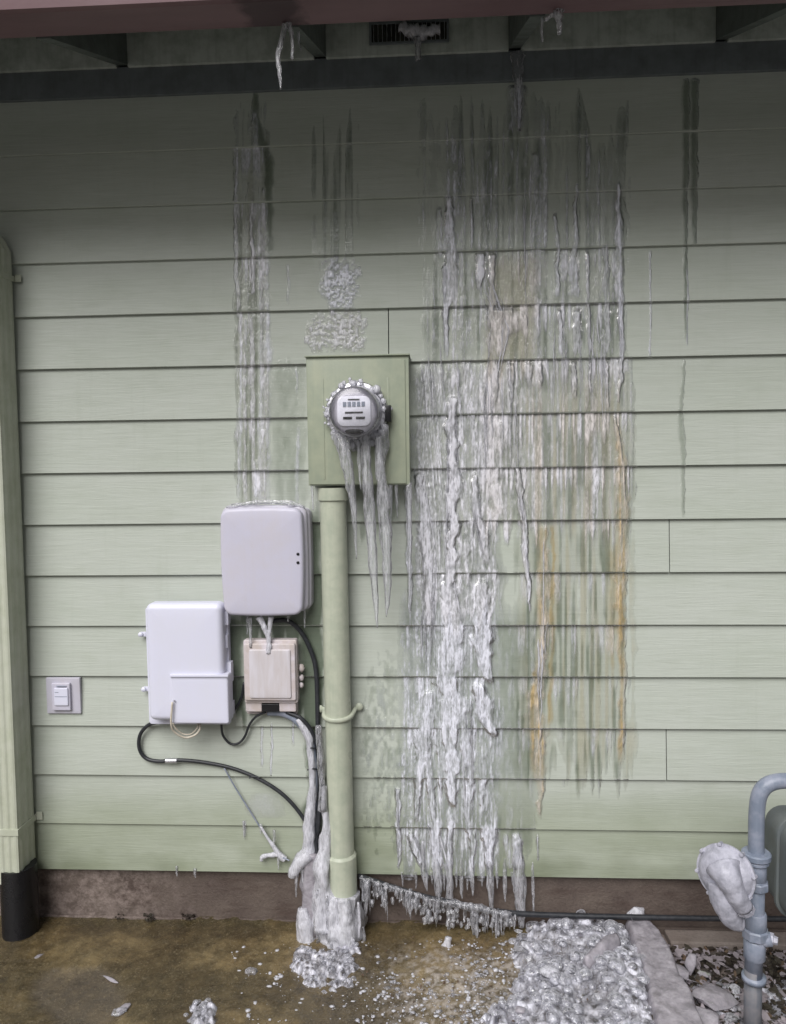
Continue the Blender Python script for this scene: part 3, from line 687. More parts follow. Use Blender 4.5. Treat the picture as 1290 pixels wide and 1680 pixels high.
def stripes(X, Y, wx, wz):
    a = stroke(X, Y, [(1126, 130, 9), (1125, 250, 8), (1124, 310, 8), (1124, 420, 5), (1125, 560, 3)], 1, .6, 1, 301)+stroke(X, Y, [(1139, 130, 10), (1139, 250, 9), (1138, 310, 9), (1139, 405, 4)], 1, .6, 1, 302)
    c = stroke(X, Y, [(1121, 590, 3), (1118, 660, 5), (1116, 700, 9), (1120, 745, 6), (1120, 850, 3)], .8, .7, 2, 303)
    w = stroke(X, Y, [(1127, 440, 3), (1128, 490, 2.5), (1127, 570, 2)], .5, .5, 1, 304)+stroke(X, Y, [(1067, 410, 3), (1067, 590, 3)], .5, .5, 1, 305)
    return w+.02*a, a*.72+c*.45, X*0, .001*a
film('ice_sheet', 'pair of thin dark wet streaks on the siding at the right, below the eave', (1060, 1150, 128, 860), stripes)
def damp(X, Y, wx, wz):  # damp strips, plus shade of the boxes painted into the glaze tint
    a = zone(X, Y, 505, 528, 850, 1400, 5, 30, 401)*(.8+.5*fbm(X/6., Y/40., 402)); b = zone(X, Y, 378, 402, 1020, 1180, 5, 12, 403)  # strips right of the boxes carry their painted shade
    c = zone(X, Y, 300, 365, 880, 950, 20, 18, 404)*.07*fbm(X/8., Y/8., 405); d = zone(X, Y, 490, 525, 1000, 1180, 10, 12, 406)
    e = zone(X, Y, 395, 500, 1010, 1055, 5, 10, 407)*.9+zone(X, Y, 585, 650, 800, 862, 6, 8, 408)*.5  # shade below the upper box and the meter box, painted dark
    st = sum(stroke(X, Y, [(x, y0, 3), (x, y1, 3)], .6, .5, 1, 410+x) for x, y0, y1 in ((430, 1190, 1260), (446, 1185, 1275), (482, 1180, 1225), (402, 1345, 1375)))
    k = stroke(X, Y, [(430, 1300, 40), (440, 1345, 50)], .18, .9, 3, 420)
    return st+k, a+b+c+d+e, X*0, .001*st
film('ice_sheet', 'damp glaze and painted box shade on the siding between the utility boxes and the conduit', (285, 660, 795, 1425), damp)

# ------------------------------------------------------------------ icicles
def icicle(label, pts, w, out, mat='icicle', group=None, wob=.18, flat=.8, top=True, n=10, name='icicle', cat='icicle', seed=None, outs=None, parent=None):
    """pts: photo pixels from root to tip; w: widths in photo px at those points"""
    seed = random.randint(0, 999) if seed is None else seed
    o_ = outs if outs else [out]*len(pts)
    V = [P(a, b, q) for (a, b), q in zip(pts, o_)]
    path = smooth_path(V, 9); N = len(path)
    wi = np.interp(np.linspace(0, 1, N), np.linspace(0, 1, len(w)), w)
    scl = (2.506-out)/F
    r = [max(.0004, .5*x*scl) for x in wi]
    for i in range(N):   # ripples
        r[i] *= 1+.04*math.sin(i*1.9+seed)+.05*math.sin(i*.83+seed*2)
        path[i] = path[i]+Vector((mn.noise(Vector((i*.33, seed, 0)))*.0018, mn.noise(Vector((i*.3, seed, 9)))*.0015, 0))*min(1, i/5)
    mb = MB().tube(path, r, n, True, wob, 70, flat, seed)
    if parent is not None: return mb.build(name, M[mat], parent)
    o = mb.build(name, M[mat], origin=path[0]); tag(o, label, cat, group); return o
gE = 'icicles hanging from the eave'
icicle('long bent icicle hanging from the gutter, longest at the eave', [(468, 40), (463, 62), (456, 92), (459, 118), (461, 146)], [9, 8, 8, 7, 3], GD+.02, group=gE)
icicle('short straight icicle beside the long bent one under the gutter', [(474, 36), (479, 60), (480, 98)], [9, 6, 4], GD+.02, group=gE)
icicle('tiny crooked icicle right of the pair under the gutter', [(490, 52), (491, 70), (495, 82)], [5, 4, 2], GD-.05, group=gE)
icicle('stubby round icicle hanging below the soffit vent', [(686, 62), (686, 80), (687, 98)], [13, 8, 11], .05, group=gE)
icicle('rime ice lump clinging over the top of the soffit vent', [(655, 45), (686, 52), (722, 48)], [14, 22, 14], .05, 'milky', gE, wob=.9, name='ice_lump', cat='ice')
icicle('jagged bright icicle cluster at the gutter right of the vent', [(922, 4), (916, 24), (917, 40), (918, 56)], [8, 14, 9, 6], GD+.02, group=gE, wob=.8)
icicle('thin slanting icicle joining the jagged cluster at the gutter', [(914, 22), (902, 28), (894, 34)], [8, 6, 5], GD+.02, group=gE, wob=.8)
icicle('small icicle left of the jagged cluster at the gutter', [(890, 28), (889, 50), (890, 68)], [5, 4, 4], GD-.02, group=gE)
icicle('frozen run of ice crossing the dark trim board under the eave', [(848, 86), (849, 110), (852, 150), (852, 215)], [22, 18, 12, 6], .024, 'clearice', gE, wob=.5, flat=.5)
gM = 'icicles hanging from the electric meter'
ME = dict(group=gM)
icicle('long sharp icicle hanging from the lower left of the meter', [(556, 712), (566, 745), (574, 790), (581, 840), (585, 917)], [24, 22, 16, 9, 2], .17, **ME, outs=[.15, .17, .17, .17, .17])
icicle('longest icicle below the meter, reaching past the conduit top', [(600, 712), (601, 760), (606, 830), (612, 920), (617, 990), (619, 1030)], [12, 16, 19, 15, 9, 2], .17, **ME)
icicle('broad frosty icicle joined to the right of the longest one', [(621, 715), (624, 770), (630, 830), (634, 900), (636, 970), (634, 1012)], [10, 17, 21, 18, 11, 2], .165, 'icicle', **ME, wob=.3)
icicle('thin icicle between the two big ones under the meter', [(588, 722), (590, 760), (592, 805)], [6, 7, 2], .16, **ME)
icicle('glassy ice running down from the right side of the meter', [(627, 690), (630, 720), (626, 760), (628, 795)], [6, 20, 16, 8], .135, 'clearice', **ME, wob=.6)
gB = 'icicles along the lower edge of the meter box'
for (x, y, L, w, lab) in [(640, 796, 60, 8, 'slim icicle under the meter box right of the frosty one'), (650, 797, 52, 6, 'short needle icicle under the meter box, second from its right corner'),
                          (671, 797, 205, 10, 'long thin icicle hanging from the right corner of the meter box'), (512, 797, 40, 5, 'short icicle under the left corner of the meter box')]:
    icicle(lab, [(x, y-6), (x+1, y+L*.4), (x+2, y+L)], [w, w*.8, 2], .10, group=gB)
gS = 'icicles hanging from the bottom edge of the siding'
low = [(694, 1418, 701, 1462, 12, 'curved icicle at the siding foot, nearest the conduit'), (717, 1420, 721, 1482, 18, 'stout milky icicle at the siding foot left of the long one'), (738, 1420, 737, 1530, 15, 'long icicle in the middle of the siding foot reaching the ice below'),
       (757, 1430, 758, 1475, 8, 'small icicle just right of the long middle one'), (775, 1425, 776, 1470, 8, 'slender icicle fourth from the right at the siding foot'), (803, 1422, 807, 1496, 15, 'tapering icicle between slender and broad ones at the siding foot'),
       (828, 1430, 829, 1480, 8, 'faint icicle just left of the broad rightmost one'), (851, 1415, 856, 1522, 25, 'broad ribbed icicle, the rightmost big one at the siding foot'), (874, 1436, 876, 1496, 6, 'lone thin icicle right of the broad ribbed one')]
for a, b, c_, d, w, lab in low:
    b0_ = b-(38 if w > 10 else 22); icicle(lab, [(a, b0_), (a, b), ((a+c_)/2, (b+d)/2), (c_, d)], [w*.35, w*.8, w*.85, w*.35 if w > 12 else 2], .018, 'icicle' if w > 10 else 'clearice', gS, wob=.3, flat=.55, outs=[.012, .017, .022, .024])
icicle('tall lumpy ice post standing up from the frozen mud', [(736, 1538), (734, 1560), (737, 1582)], [10, 16, 22], .12, 'milky', None, wob=.8, name='ice_post', cat='ice')
for i, (x, L) in enumerate([(660, 22), (682, 26), (708, 18), (728, 30), (748, 24), (766, 28), (790, 22), (815, 26), (840, 20)]):
    lab = ['first', 'second', 'third', 'fourth', 'fifth', 'sixth', 'seventh', 'eighth', 'ninth'][i]
    icicle(f'tiny icicle, {lab} from the conduit in the fringe on the siding foot', [(x, 1430), (x+1, 1430+L*.6), (x+1, 1432+L)], [6, 4, 1.5], .014, 'clearice', 'fringe of tiny icicles on the siding foot', n=7)
for x, y, L, w, lab in [(577, 1434, 30, 4, 'drip'), ]: pass
# icicles on the lower left siding edge
for x, y, L, w, lab in [(290, 1424, 14, 4, 'short drip of ice under the siding left of the conduit'), (400, 1350, 26, 4, 'thin icicle on a board edge below the white box'), (320, 1428, 12, 5, 'small drip of ice under the siding below the cable')]:
    icicle(lab, [(x, y-3), (x, y+L*.5), (x+1, y+L)], [w, w*.8, 1.5], .018, group='small drips left of the conduit', n=7)

# ------------------------------------------------------------------ electric meter box
a = P(502, 586, .11); b = P(673, 795, .11)
EX0, EX1, EZ1, EZ0 = a.x, b.x, a.z, b.z
em = empty('electric_meter', ((EX0+EX1)/2, -.012, EZ0), 'green metal electric meter box with round glass meter and ice', 'electric meter')
mb = MB(); mb.box((EX0, -.108, EZ0), (EX1, -.013, EZ1), .003); mb.build('box_body', M['meterbox'], em, sharp=30)
mb = MB(); mb.box((EX0+.004, -.112, EZ0+.004), (EX1-.012, -.1085, EZ1-.012), .0015); cov = mb.build('cover', M['meterbox'], em, sharp=30)
mb = MB(); mb.box((EX0-.004, -.117, EZ1-.0005), (EX1+.004, -.013, EZ1+.004), .001); mb.build('rain_lip', M['meterbox'], em, sharp=30)
for x_ in (EX0+.05, EX1-.07):
    mb = MB().box((x_, -.1135, EZ0+.02), (x_+.006, -.1115, EZ1-.07), .0008); mb.build('cover_rib', M['meterbox'], cov, sharp=30)
mc = P(586, 678, .115)
mb = MB().lathe(mc, (0, -1, 0), [(0, .101), (.012, .101), (.018, .097), (.02, .088), (.026, .086)], 48); ring = mb.build('meter_ring', M['steel'], em, sharp=35)
mb = MB().lathe(mc+Vector((0, -.026, 0)), (0, -1, 0), [(0, .083), (.012, .083), (.014, .080), (.055, .078), (.058, .076)], 48); mb.build('meter_collar', metal('meter collar', (.60, .60, .66), .28, .6), em, sharp=35)
fc_ = mc+Vector((0, -.086, 0))
mb = MB().lathe(mc+Vector((0, -.082, 0)), (0, -1, 0), [(0, .073), (.006, .073), (.007, .07), (.008, .0)], 40); face = mb.build('meter_face', M['grey'], em, sharp=30)
mb = MB(); mb.rbox(fc_.x-.052, fc_.x+.052, fc_.z-.046, fc_.z+.046, fc_.y-.003, fc_.y-.010, .02, .002); mb.build('dial_plate', M['dial'], face, sharp=40)
mb = MB()
for (dx0, dx1, dz, hgt) in [(-.018, .018, .036, .004), (-.028, .028, -.004, .005), (-.034, -.006, -.021, .008), (.006, .034, -.021, .008)]:
    mb.box((fc_.x+dx0, fc_.y-.0125, fc_.z+dz-hgt/2), (fc_.x+dx1, fc_.y-.0101, fc_.z+dz+hgt/2), .0005)
mb.build('dial_display', M['black'], face, smooth=False)
for k in range(5):
    x_ = fc_.x-.034+k*.0145; mb = MB().box((x_, fc_.y-.0122, fc_.z+.014), (x_+.0105, fc_.y-.0101, fc_.z+.029), .0006); mb.build('dial_digit', M['gaspaint'], face, smooth=False)
mb = MB().lathe(mc+Vector((0, -.082, 0)), (0, -1, 0), [(0, .0755), (.028, .0755), (.036, .073), (.042, .066), (.046, .05), (.048, .025), (.0485, .001)], 40)
mb.build('glass_dome', ice_mat('meter glass', .05, .2, .2, False, (.95, .95, 1.0), (.0, .14), (40, 40, 20), (.97, .97, .98), 1.2), em, sharp=60)
mb = MB(); mb.lathe(mc+Vector((0, -.086, -.052)), (0, -1, .0), [(0, .03), (.02, .028), (.021, .0)], 24)
mb.v = [(x, y, mc.z-.062+(z-(mc.z-.052))*.25) for x, y, z in mb.v]; mb.build('nameplate_bar', M['black'], face, sharp=30)
mb = MB().box((mc.x+.092, -.15, mc.z-.03), (mc.x+.112, -.117, mc.z+.022), .003); mb.build('lock_clasp', M['black'], em, sharp=30)
mb = MB()
for k in range(110):   # lumpy rime around the ring
    an = random.uniform(0, 6.283); rr = random.gauss(.094, .006); s_ = .003+.009*random.random()**2*(1.3 if math.cos(an) > .3 else .8)
    mb.blob((mc.x+rr*math.cos(an), mc.y-random.uniform(.012, .03), mc.z+rr*math.sin(an)), (s_*1.2, s_*.8, s_*1.2), 2, .4, 1.5, k)
o = mb.build('ring_ice', M['milkrope'], origin=mc); tag(o, 'lumpy rime ice ringing the round electric meter', 'ice')
mb = MB()
for k in range(26):
    x = mc.x+random.uniform(-.05, .075); z = mc.z-.085-random.uniform(0, .03); mb.blob((x, mc.y-random.uniform(.0, .03), z), (.008, .008, random.uniform(.01, .022)), 2, .4, 1.5, k+60)
o = mb.build('meter_foot_ice', M['clearice'], origin=(mc.x, mc.y, mc.z-.12)); tag(o, 'knobbly ice under the round meter where the icicles start', 'ice')
# ------------------------------------------------------------------ conduit
cond = empty('electric_conduit', P(566, 1560, .07), 'green painted pipe conduit below the meter box with ice foot', 'conduit')
ctop = P(546, 800, .065); cbot = P(565, 1600, .065); ctop.y = cbot.y = -.065
dirc = (cbot-ctop)
def cp(py): # point on conduit axis at photo row
    lo, hi = 0, 1
    for _ in range(30):
        m_ = (lo+hi)/2; q = ctop+dirc*m_
        if proj(q.x, q.y, q.z)[1] < py: lo = m_
        else: hi = m_
    return ctop+dirc*lo
RC = 22*(2.44/F)
mb = MB().tube([cp(y) for y in range(797, 1600, 40)], RC, 28); mb.build('pipe', M['pipe'], cond, sharp=40)
mb = MB().tube([cp(797), cp(820), cp(822)], [RC*1.13, RC*1.13, RC*1.02], 28); mb.build('top_coupling', M['pipe'], cond, sharp=30)
mb = MB().tube([cp(1398), cp(1402), cp(1462), cp(1466)], [RC*1.05, RC*1.17, RC*1.17, RC*1.05], 28); mb.build('bottom_coupling', M['pipe'], cond, sharp=30)
q = cp(1172)
mb = MB(); pts = []
for k in range(15):
    an = math.pi*(1.02+.96*k/14); pts.append(Vector((q.x+(RC+.003)*math.cos(an), q.y+(RC+.003)*math.sin(an), q.z-.006*math.sin(math.pi*k/14))))
pts = [Vector((q.x-RC-.026, -.02, q.z+.006)), Vector((q.x-RC-.006, -.03, q.z+.005))]+pts+[Vector((q.x+RC+.01, -.03, q.z+.007)), Vector((q.x+RC+.034, -.022, q.z+.016))]
mb.tube(pts, .0085, 8, flat=.5); st_ = mb.build('pipe_strap', M['pipe'], cond)
for sx in (-1, 1):
    mb = MB().lathe((q.x+sx*(RC+.024), -.024, q.z+(.014 if sx > 0 else .006)), (0, -1, 0), [(0, .013), (.005, .013), (.008, .009), (.009, 0)], 14); mb.build('screw', M['pipe'], st_, sharp=40)

def frost_mass(name, label, pts, w, out, mat='milky', wob=.6, flat=1.0, n=18, group=None, outs=None, cat='ice', seed=1, wf=45):
    o_ = outs if outs else [out]*len(pts); V = smooth_path([P(a, b, q) for (a, b), q in zip(pts, o_)], 10)
    wi = np.interp(np.linspace(0, 1, len(V)), np.linspace(0, 1, len(w)), w); sc = (2.506-out)/F
    mb = MB().tube(V, [x*.5*sc for x in wi], n, True, wob, wf, flat, seed)
    me_o = mb.build(name, M[mat], origin=V[-1]); tag(me_o, label, cat, group); return me_o
rnd_mat = ('clearice', 'milkrope')
frost_mass('ice_column', 'thick white ice wrapped around the foot of the green conduit', [(562, 1462), (560, 1490), (562, 1520), (560, 1550), (562, 1580), (566, 1618)], [56, 64, 72, 68, 70, 62], .075, 'milky', .35, 1.05, 30, seed=3)
frost_mass('ice_column', 'ice clinging to the left side of the conduit above its foot', [(532, 1290), (534, 1360), (530, 1410), (532, 1460), (534, 1520)], [8, 14, 26, 36, 40], .092, 'milky', .7, .9, 20, seed=4)
frost_mass('ice_lobe', 'smooth white lobe of ice at the left of the conduit foot', [(497, 1490), (500, 1515), (504, 1545), (512, 1572)], [14, 30, 34, 22], .085, 'milky', .3, 1, 20, seed=5)
frost_mass('ice_lobe', 'rounded finger of ice sticking out left of the cables', [(508, 1400), (494, 1412), (483, 1428), (478, 1438)], [24, 24, 20, 12], .07, 'milky', .25, 1, 16, seed=6)
icicle('drip hanging from the finger of ice beside the cables', [(487, 1432), (486, 1450), (486, 1472)], [8, 5, 2], .07, group='drips at the conduit foot', n=8)
icicle('second drip under the finger of ice, closer to the conduit', [(497, 1425), (497, 1445), (498, 1462)], [9, 6, 2], .07, group='drips at the conduit foot', n=8)
frost_mass('ice_curtain', 'clear grey ice curtain between the conduit and the white lobe', [(512, 1400), (508, 1440), (510, 1480), (514, 1530)], [22, 28, 30, 34], .065, 'slabice', .4, .8, 18, seed=8)
frost_mass('ice_glaze', 'frosty glaze along the left flank of the conduit', [(523, 1190), (527, 1260), (531, 1330)], [9, 12, 14], .093, 'clearice', .6, .8, 12, seed=9)

for k, (x, y, L, w, o_) in enumerate(((536, 1470, 70, 8, .125), (552, 1474, 90, 7, .13), (572, 1476, 66, 9, .125), (588, 1480, 60, 7, .11), (520, 1460, 90, 8, .115), (500, 1530, 45, 7, .11), (543, 1545, 50, 9, .14), (580, 1540, 52, 8, .14), (596, 1520, 40, 6, .1))):
    icicle(('third', 'fifth', 'sixth', 'eighth', 'second', 'first', 'fourth', 'seventh', 'last')[k]+' runnel from the left down the icy white foot of the conduit', [(x, y), (x+2, y+L*.5), (x+1, y+L)], [w*.6, w, w*.5], o_, rnd_mat[k % 2], 'runnels of ice on the conduit foot', name='ice_runnel', cat='ice')
# ------------------------------------------------------------------ white utility boxes
def corners(x0, y0, x1, y1, out): a = P(x0, y0, out); b = P(x1, y1, out); return a.x, b.x, b.z, a.z
def rb(name, mat, parent, px, yb, yf, r, bev, **k):
    x0, x1, z0, z1 = corners(*px, -yf); mb = MB().rbox(x0, x1, z0, z1, yb, yf, r, bev, **k); return mb.build(name, M[mat], parent, sharp=50)
# upper box
u = empty('network_box', P(430, 1010, .013), 'upper white rounded network box left of the conduit with two dark dots', 'utility box')
rb('back_plate', 'grey', u, (366, 836, 511, 1000), -.012, -.060, .02, .012, bulge=(.003, .004))
rb('back_cover', 'grey', u, (363, 832, 506, 1003), -.0605, -.078, .025, .010, bulge=(.003, .005))
lid = rb('lid', 'white2', u, (361, 836, 498, 1009), -.0785, -.112, .028, .012, bulge=(.006, .005), crown=.003, taper=.03)
for y in (909, 923):
    c0 = P(489, y, .113); mb = MB().lathe((c0.x, -.1085, c0.z), (0, -1, 0), [(0, .005), (.0055, .005), (.0065, .003), (.0066, 0)], 14); mb.build('status_light', M['black'], lid, sharp=40)
for y0_, y1_ in ((860, 900), (950, 985)):
    a = P(505, y0_, .05); b = P(505, y1_, .05); mb = MB().box((a.x+.001, -.05, b.z), (a.x+.006, -.03, a.z), .001); mb.build('side_hinge', M['black'], u, smooth=False)
o = frost_mass('frost_cap', 'thin cap of ice on top of the upper white box', [(372, 832), (420, 824), (470, 825), (500, 832)], [5, 9, 8, 5], .07, 'clearice', .8, 2.0, 10, seed=21)
# left box
w = empty('network_box', P(308, 1190, .013), 'tall bright white network box with a small lower door and cream wire loop', 'utility box')
rb('back_plate', 'white', w, (243, 1000, 377, 1184), -.012, -.050, .012, .006)
rb('rim', 'white', w, (238, 996, 379, 1189), -.0505, -.060, .012, .003)
lid = rb('lid', 'white', w, (237, 991, 369, 1184), -.0605, -.112, .022, .020, nb=6, crown=.002)
door = rb('access_door', 'white', w, (279, 1107, 376, 1188), -.0608, -.117, .008, .006)
a = P(280, 1110, .122); b = P(374, 1110, .122)
mb = MB().box((a.x-.003, -.123, a.z-.002), (b.x+.001, -.112, a.z+.006), .002); mb.build('door_lip', M['white'], door, sharp=30)
mb = MB(); c0 = P(286, 1150, .124); mb.lathe((c0.x, -.121, c0.z), (0, -1, 0), [(0, .0035), (.003, .003), (.0031, 0)], 10); mb.build('door_screw', M['steel'], door, sharp=30)
for (y0_, y1_, xo) in ((1002, 1024, 374), (1040, 1062, 373), (1085, 1118, 379), (1150, 1172, 381)):
    a = P(xo-6, y0_, .06); b = P(xo+2, y1_, .06); mb = MB().box((a.x, -.075, b.z), (b.x+.002, -.045, a.z), .002); mb.build('clasp', M['white'], w, sharp=30)
for (x_, y_) in ((231, 1041), (236, 1131)):
    a = P(x_, y_, .03); mb = MB().box((a.x-.003, -.028, a.z-.008), (a.x+.018, -.018, a.z+.008), .002); mb.lathe((a.x, -.028, a.z), (0, -1, 0), [(0, .009), (.006, .008), (.009, .004), (.0095, 0)], 14); mb.build('mounting_ear', M['white'], w, sharp=35)
def cable(name, label, pts, wpx, outs, mat, cat='cable', n=10, group=None, parent=None):
    o_ = outs if isinstance(outs, (list, tuple)) else [outs]*len(pts)
    V = smooth_path([P(a, b, q) for (a, b), q in zip(pts, o_)], 8)
    mb = MB().tube(V, wpx*.5*2.45/F, n, True)
    if parent: return mb.build(name, M[mat], parent)
    o = mb.build(name, M[mat], origin=V[0]); tag(o, label, cat, group); return o
cable('wire_loop', None, [(283, 1152), (281, 1185), (286, 1200), (303, 1210), (320, 1206), (328, 1196), (328, 1186)], 3.6, [.126, .127, .115, .1, .09, .08, .06], 'wire', parent=w)
cable('wire_loop', None, [(284, 1186), (288, 1194), (300, 1204), (314, 1204), (324, 1194), (325, 1184)], 2.6, [.09, .085, .08, .08, .075, .06], 'wire', parent=w)
# small beige box
s_ = empty('junction_box', P(444, 1170, .013), 'small frosted beige junction box below the upper white box', 'utility box')
rb('back_plate', 'beige', s_, (402, 1056, 488, 1172), -.012, -.035, .006, .003)
rb('body', 'beige', s_, (399, 1050, 489, 1154), -.0355, -.066, .007, .004)
lid = rb('lid', 'beige', s_, (399, 1056, 486, 1150), -.0665, -.078, .007, .004)
rb('raised_panel', 'frostpanel', lid, (408, 1066, 478, 1146), -.0785, -.083, .006, .003)
for i, (a0, a1) in enumerate(((403, 430), (458, 486))): rb('gland', 'beige', s_, (a0, 1152, a1, 1168), -.0355, -.06, .004, .003)
rb('cable_entry', 'black', s_, (429, 1155, 458, 1168), -.0355, -.063, .003, .002)
mb = MB()
for y_, r_ in ((1096, .012), (1112, .010), (1124, .009)):
    a = P(495, y_, .04); mb.blob((a.x, -.04, a.z), (r_*.8, r_, r_*1.2), 2, .4, 1.5, y_)
mb.build('latch', M['beige'], s_)
icicle('frosted drip bridging from the upper white box to the beige box', [(425, 1012), (434, 1030), (441, 1050), (441, 1072)], [12, 9, 8, 10], .08, 'milky', 'ice between the boxes')
icicle('thin straight drip left of the forked one between the boxes', [(410, 1012), (411, 1040), (411, 1062)], [7, 5, 4], .08, 'icicle', 'ice between the boxes')
icicle('forked upper stub of ice under the upper white box', [(445, 1012), (443, 1028), (441, 1045)], [10, 8, 5], .08, 'milky', 'ice between the boxes')
for k, (x, y, L) in enumerate(((406, 1008, 34), (455, 1055, 14), (473, 1010, 10), (500, 1000, 30))):
    icicle(['hair-thin drip at the left under the upper box', 'stubby drip just above the beige box lid', 'tiny drip near the right underside of the upper box', 'clear drip at the right corner of the upper box'][k], [(x, y), (x, y+L*.5), (x, y+L)], [4, 3, 1.5], .07, 'clearice', 'ice between the boxes', n=7)
# doorbell sized plate
d = empty('wall_plate', P(104, 1172, .013), 'small square light grey wall plate low on the siding near the downspout', 'wall plate')
rb('plate', 'grey', d, (75, 1112, 133, 1171), -.010, -.022, .003, .002)
k1 = rb('cover', 'white2', d, (84, 1121, 116, 1166), -.0225, -.033, .004, .003)
rb('button', 'white', k1, (88, 1129, 112, 1158), -.0335, -.038, .003, .002)
for zz, x0_, x1_ in ((1136, 90, 96), (1143, 90, 110), (1126, 92, 108)):
    a = P(x0_, zz, .0385); b = P(x1_, zz, .0385); mb = MB().box((a.x, -.0388, a.z-.0008), (b.x, -.0381 if zz != 1126 else -.0331, a.z+.0008)); mb.build('slot', M['gaspaint'], k1, smooth=False)

# ------------------------------------------------------------------ cables
cable('black_cable', 'black coax cable curving from the tall white box down to the conduit foot', [(262, 1184), (243, 1190), (230, 1206), (229, 1228), (240, 1244), (262, 1249), (290, 1247), (330, 1250), (380, 1260), (425, 1278), (465, 1304), (495, 1338), (515, 1375), (522, 1405)], 6.5, [.04, .03, .024, .024, .024, .028, .03, .026, .024, .028, .034, .04, .05, .06], 'cable')
a = cable('cable_connector', 'silver coax connector joining the black cable below the white box', [(272, 1248), (281, 1248), (291, 1248)], 9, .031, 'steel', 'connector')
cable('ground_wire', 'thick grey sheathed cable bending down from the beige box beside the conduit', [(440, 1168), (465, 1170), (487, 1182), (504, 1204), (513, 1235), (516, 1290), (512, 1350), (512, 1410)], 13, [.03, .034, .036, .04, .04, .04, .04, .045], 'gaspaint')
frost_mass('cable_ice', 'white ice sleeve on the thick cable bending down from the beige box', [(488, 1180), (503, 1202), (510, 1232), (513, 1290), (508, 1345), (506, 1400)], [8, 14, 13, 13, 18, 26], .05, 'milky', .4, .9, 14, seed=31, wf=60)
cable('black_cable', 'black cable arching from under the upper box down beside the conduit', [(440, 1020), (470, 1018), (492, 1034), (508, 1062), (518, 1095), (521, 1150), (522, 1250), (522, 1330), (519, 1400)], 8, [.05, .04, .03, .026, .026, .03, .034, .04, .05], 'cable')
cable('black_cable', 'thin black cable hanging in a U between the white and beige boxes', [(363, 1186), (366, 1206), (378, 1220), (392, 1219), (402, 1208), (409, 1190), (420, 1176), (436, 1168)], 4.2, [.04, .03, .026, .026, .026, .03, .04, .045], 'cable')
cable('black_cable', 'short black cable between tall white box and beige box sides', [(376, 1170), (388, 1160), (397, 1142), (401, 1120)], 5, .026, 'cable')
cable('black_cable', 'second black cable hugging the bent sheathed cable by the conduit', [(470, 1168), (496, 1180), (514, 1205), (524, 1240), (526, 1300), (522, 1370)], 7, [.045, .05, .048, .04, .04, .05], 'cable')
for i, (x, y) in enumerate(((512, 1228), (514, 1262), (418, 1275))):
    cable('cable_tie', ['black tie around the cables, upper one beside the conduit', 'black tie around the cables, lower one beside the conduit', 'dark clip on the long black cable mid way'][i], [(x-9, y+1), (x, y-1), (x+9, y+1)], 3, [.045, .062, .05] if i < 2 else .034, 'cable', 'cable tie', 6)
cable('thin_wire', 'thin grey wire slanting down the siding to the icy conduit foot', [(368, 1260), (385, 1290), (405, 1322), (430, 1362), (455, 1400), (475, 1412)], 2.6, [.026, .022, .022, .02, .03, .05], 'gaspaint', 'wire', 6)
frost_mass('wire_ice', 'ice coating the lower end of the thin slanting wire', [(428, 1356), (443, 1380), (458, 1400), (468, 1410)], [5, 7, 9, 12], .03, 'milky', .4, 1, 10, seed=41)
frost_mass('wire_ice', 'crooked stub of ice branching left from the thin wire', [(462, 1402), (446, 1403), (432, 1405), (429, 1412)], [8, 9, 9, 6], .032, 'milky', .4, 1, 10, seed=42)
for x, y, L, lab in ((450, 1362, 36, 'small icicle on the slanting wire, upper one'), (457, 1405, 22, 'small icicle on the slanting wire, lower one'), (428, 1352, 16, 'small icicle where the wire ice begins')):
    icicle(lab, [(x, y), (x, y+L/2), (x, y+L)], [5, 4, 1.5], .03, 'icicle', 'icicles on the slanting wire', n=7)
# tubing along the wall foot
cable('drain_hose', 'black tubing running along the wall foot from the conduit to the right', [(588, 1437), (640, 1454), (700, 1472), (760, 1484), (830, 1497), (930, 1502), (1060, 1505), (1180, 1507), (1330, 1508)], 9, [.04, .045, .05, .05, .045, .035, .03, .03, .03], 'cable', 'hose')
frost_mass('hose_ice', 'frosty sleeve of ice on the tubing right of the conduit', [(590, 1440), (650, 1458), (710, 1476), (770, 1487), (836, 1500)], [4, 5, 9, 10, 9], .055, 'clearice', .9, 1, 12, seed=51)
mb = MB(); rnd = random.Random(3)
for k in range(135):      # icicle curtain under the tubing
    x = rnd.uniform(592, 845); y = np.interp(x, [588, 640, 700, 760, 838], [1440, 1456, 1474, 1486, 1500])
    if 637 < x < 647: continue
    cl = float(vn(x/13., 3.3, 5))**1.5; L = (5+105*cl*rnd.random())*(1.25 if x < 636 else 1); w0 = rnd.choice((2.2, 3, 4, 6, 9))
    L = min(L, 1548-y)
    a = P(x, y-rnd.uniform(0, 6), .05+rnd.uniform(-.02, .015)); b = P(x+rnd.uniform(-3, 3), y+L, .05+rnd.uniform(-.015, .02))
    pts = [a.lerp(b, i/7) for i in range(8)]; mb.tube(pts, [w0*.001*q*rnd.uniform(.75, 1.25) for q in (.9, 1.1, .95, .9, .8, .65, .4, .12)], 7, True, .5, 90, .9, k)
for k in range(150):
    x = rnd.uniform(592, 840); y = np.interp(x, [588, 640, 700, 760, 838], [1440, 1456, 1474, 1486, 1500])+rnd.uniform(-3, 38 if x < 636 or x > 690 else 20)
    c0 = P(x, y, .045+rnd.uniform(-.01, .02)); q_ = rnd.uniform(.003, .009); mb.blob(c0, (q_, q_, q_*rnd.uniform(1, 2.2)), 2, .5, 1.5, k)
o = mb.build('ice_curtain', M['clearice'], origin=P(715, 1480, .05)); tag(o, 'ragged curtain of small icicles hanging under the tubing right of the conduit', 'ice', kind=None)

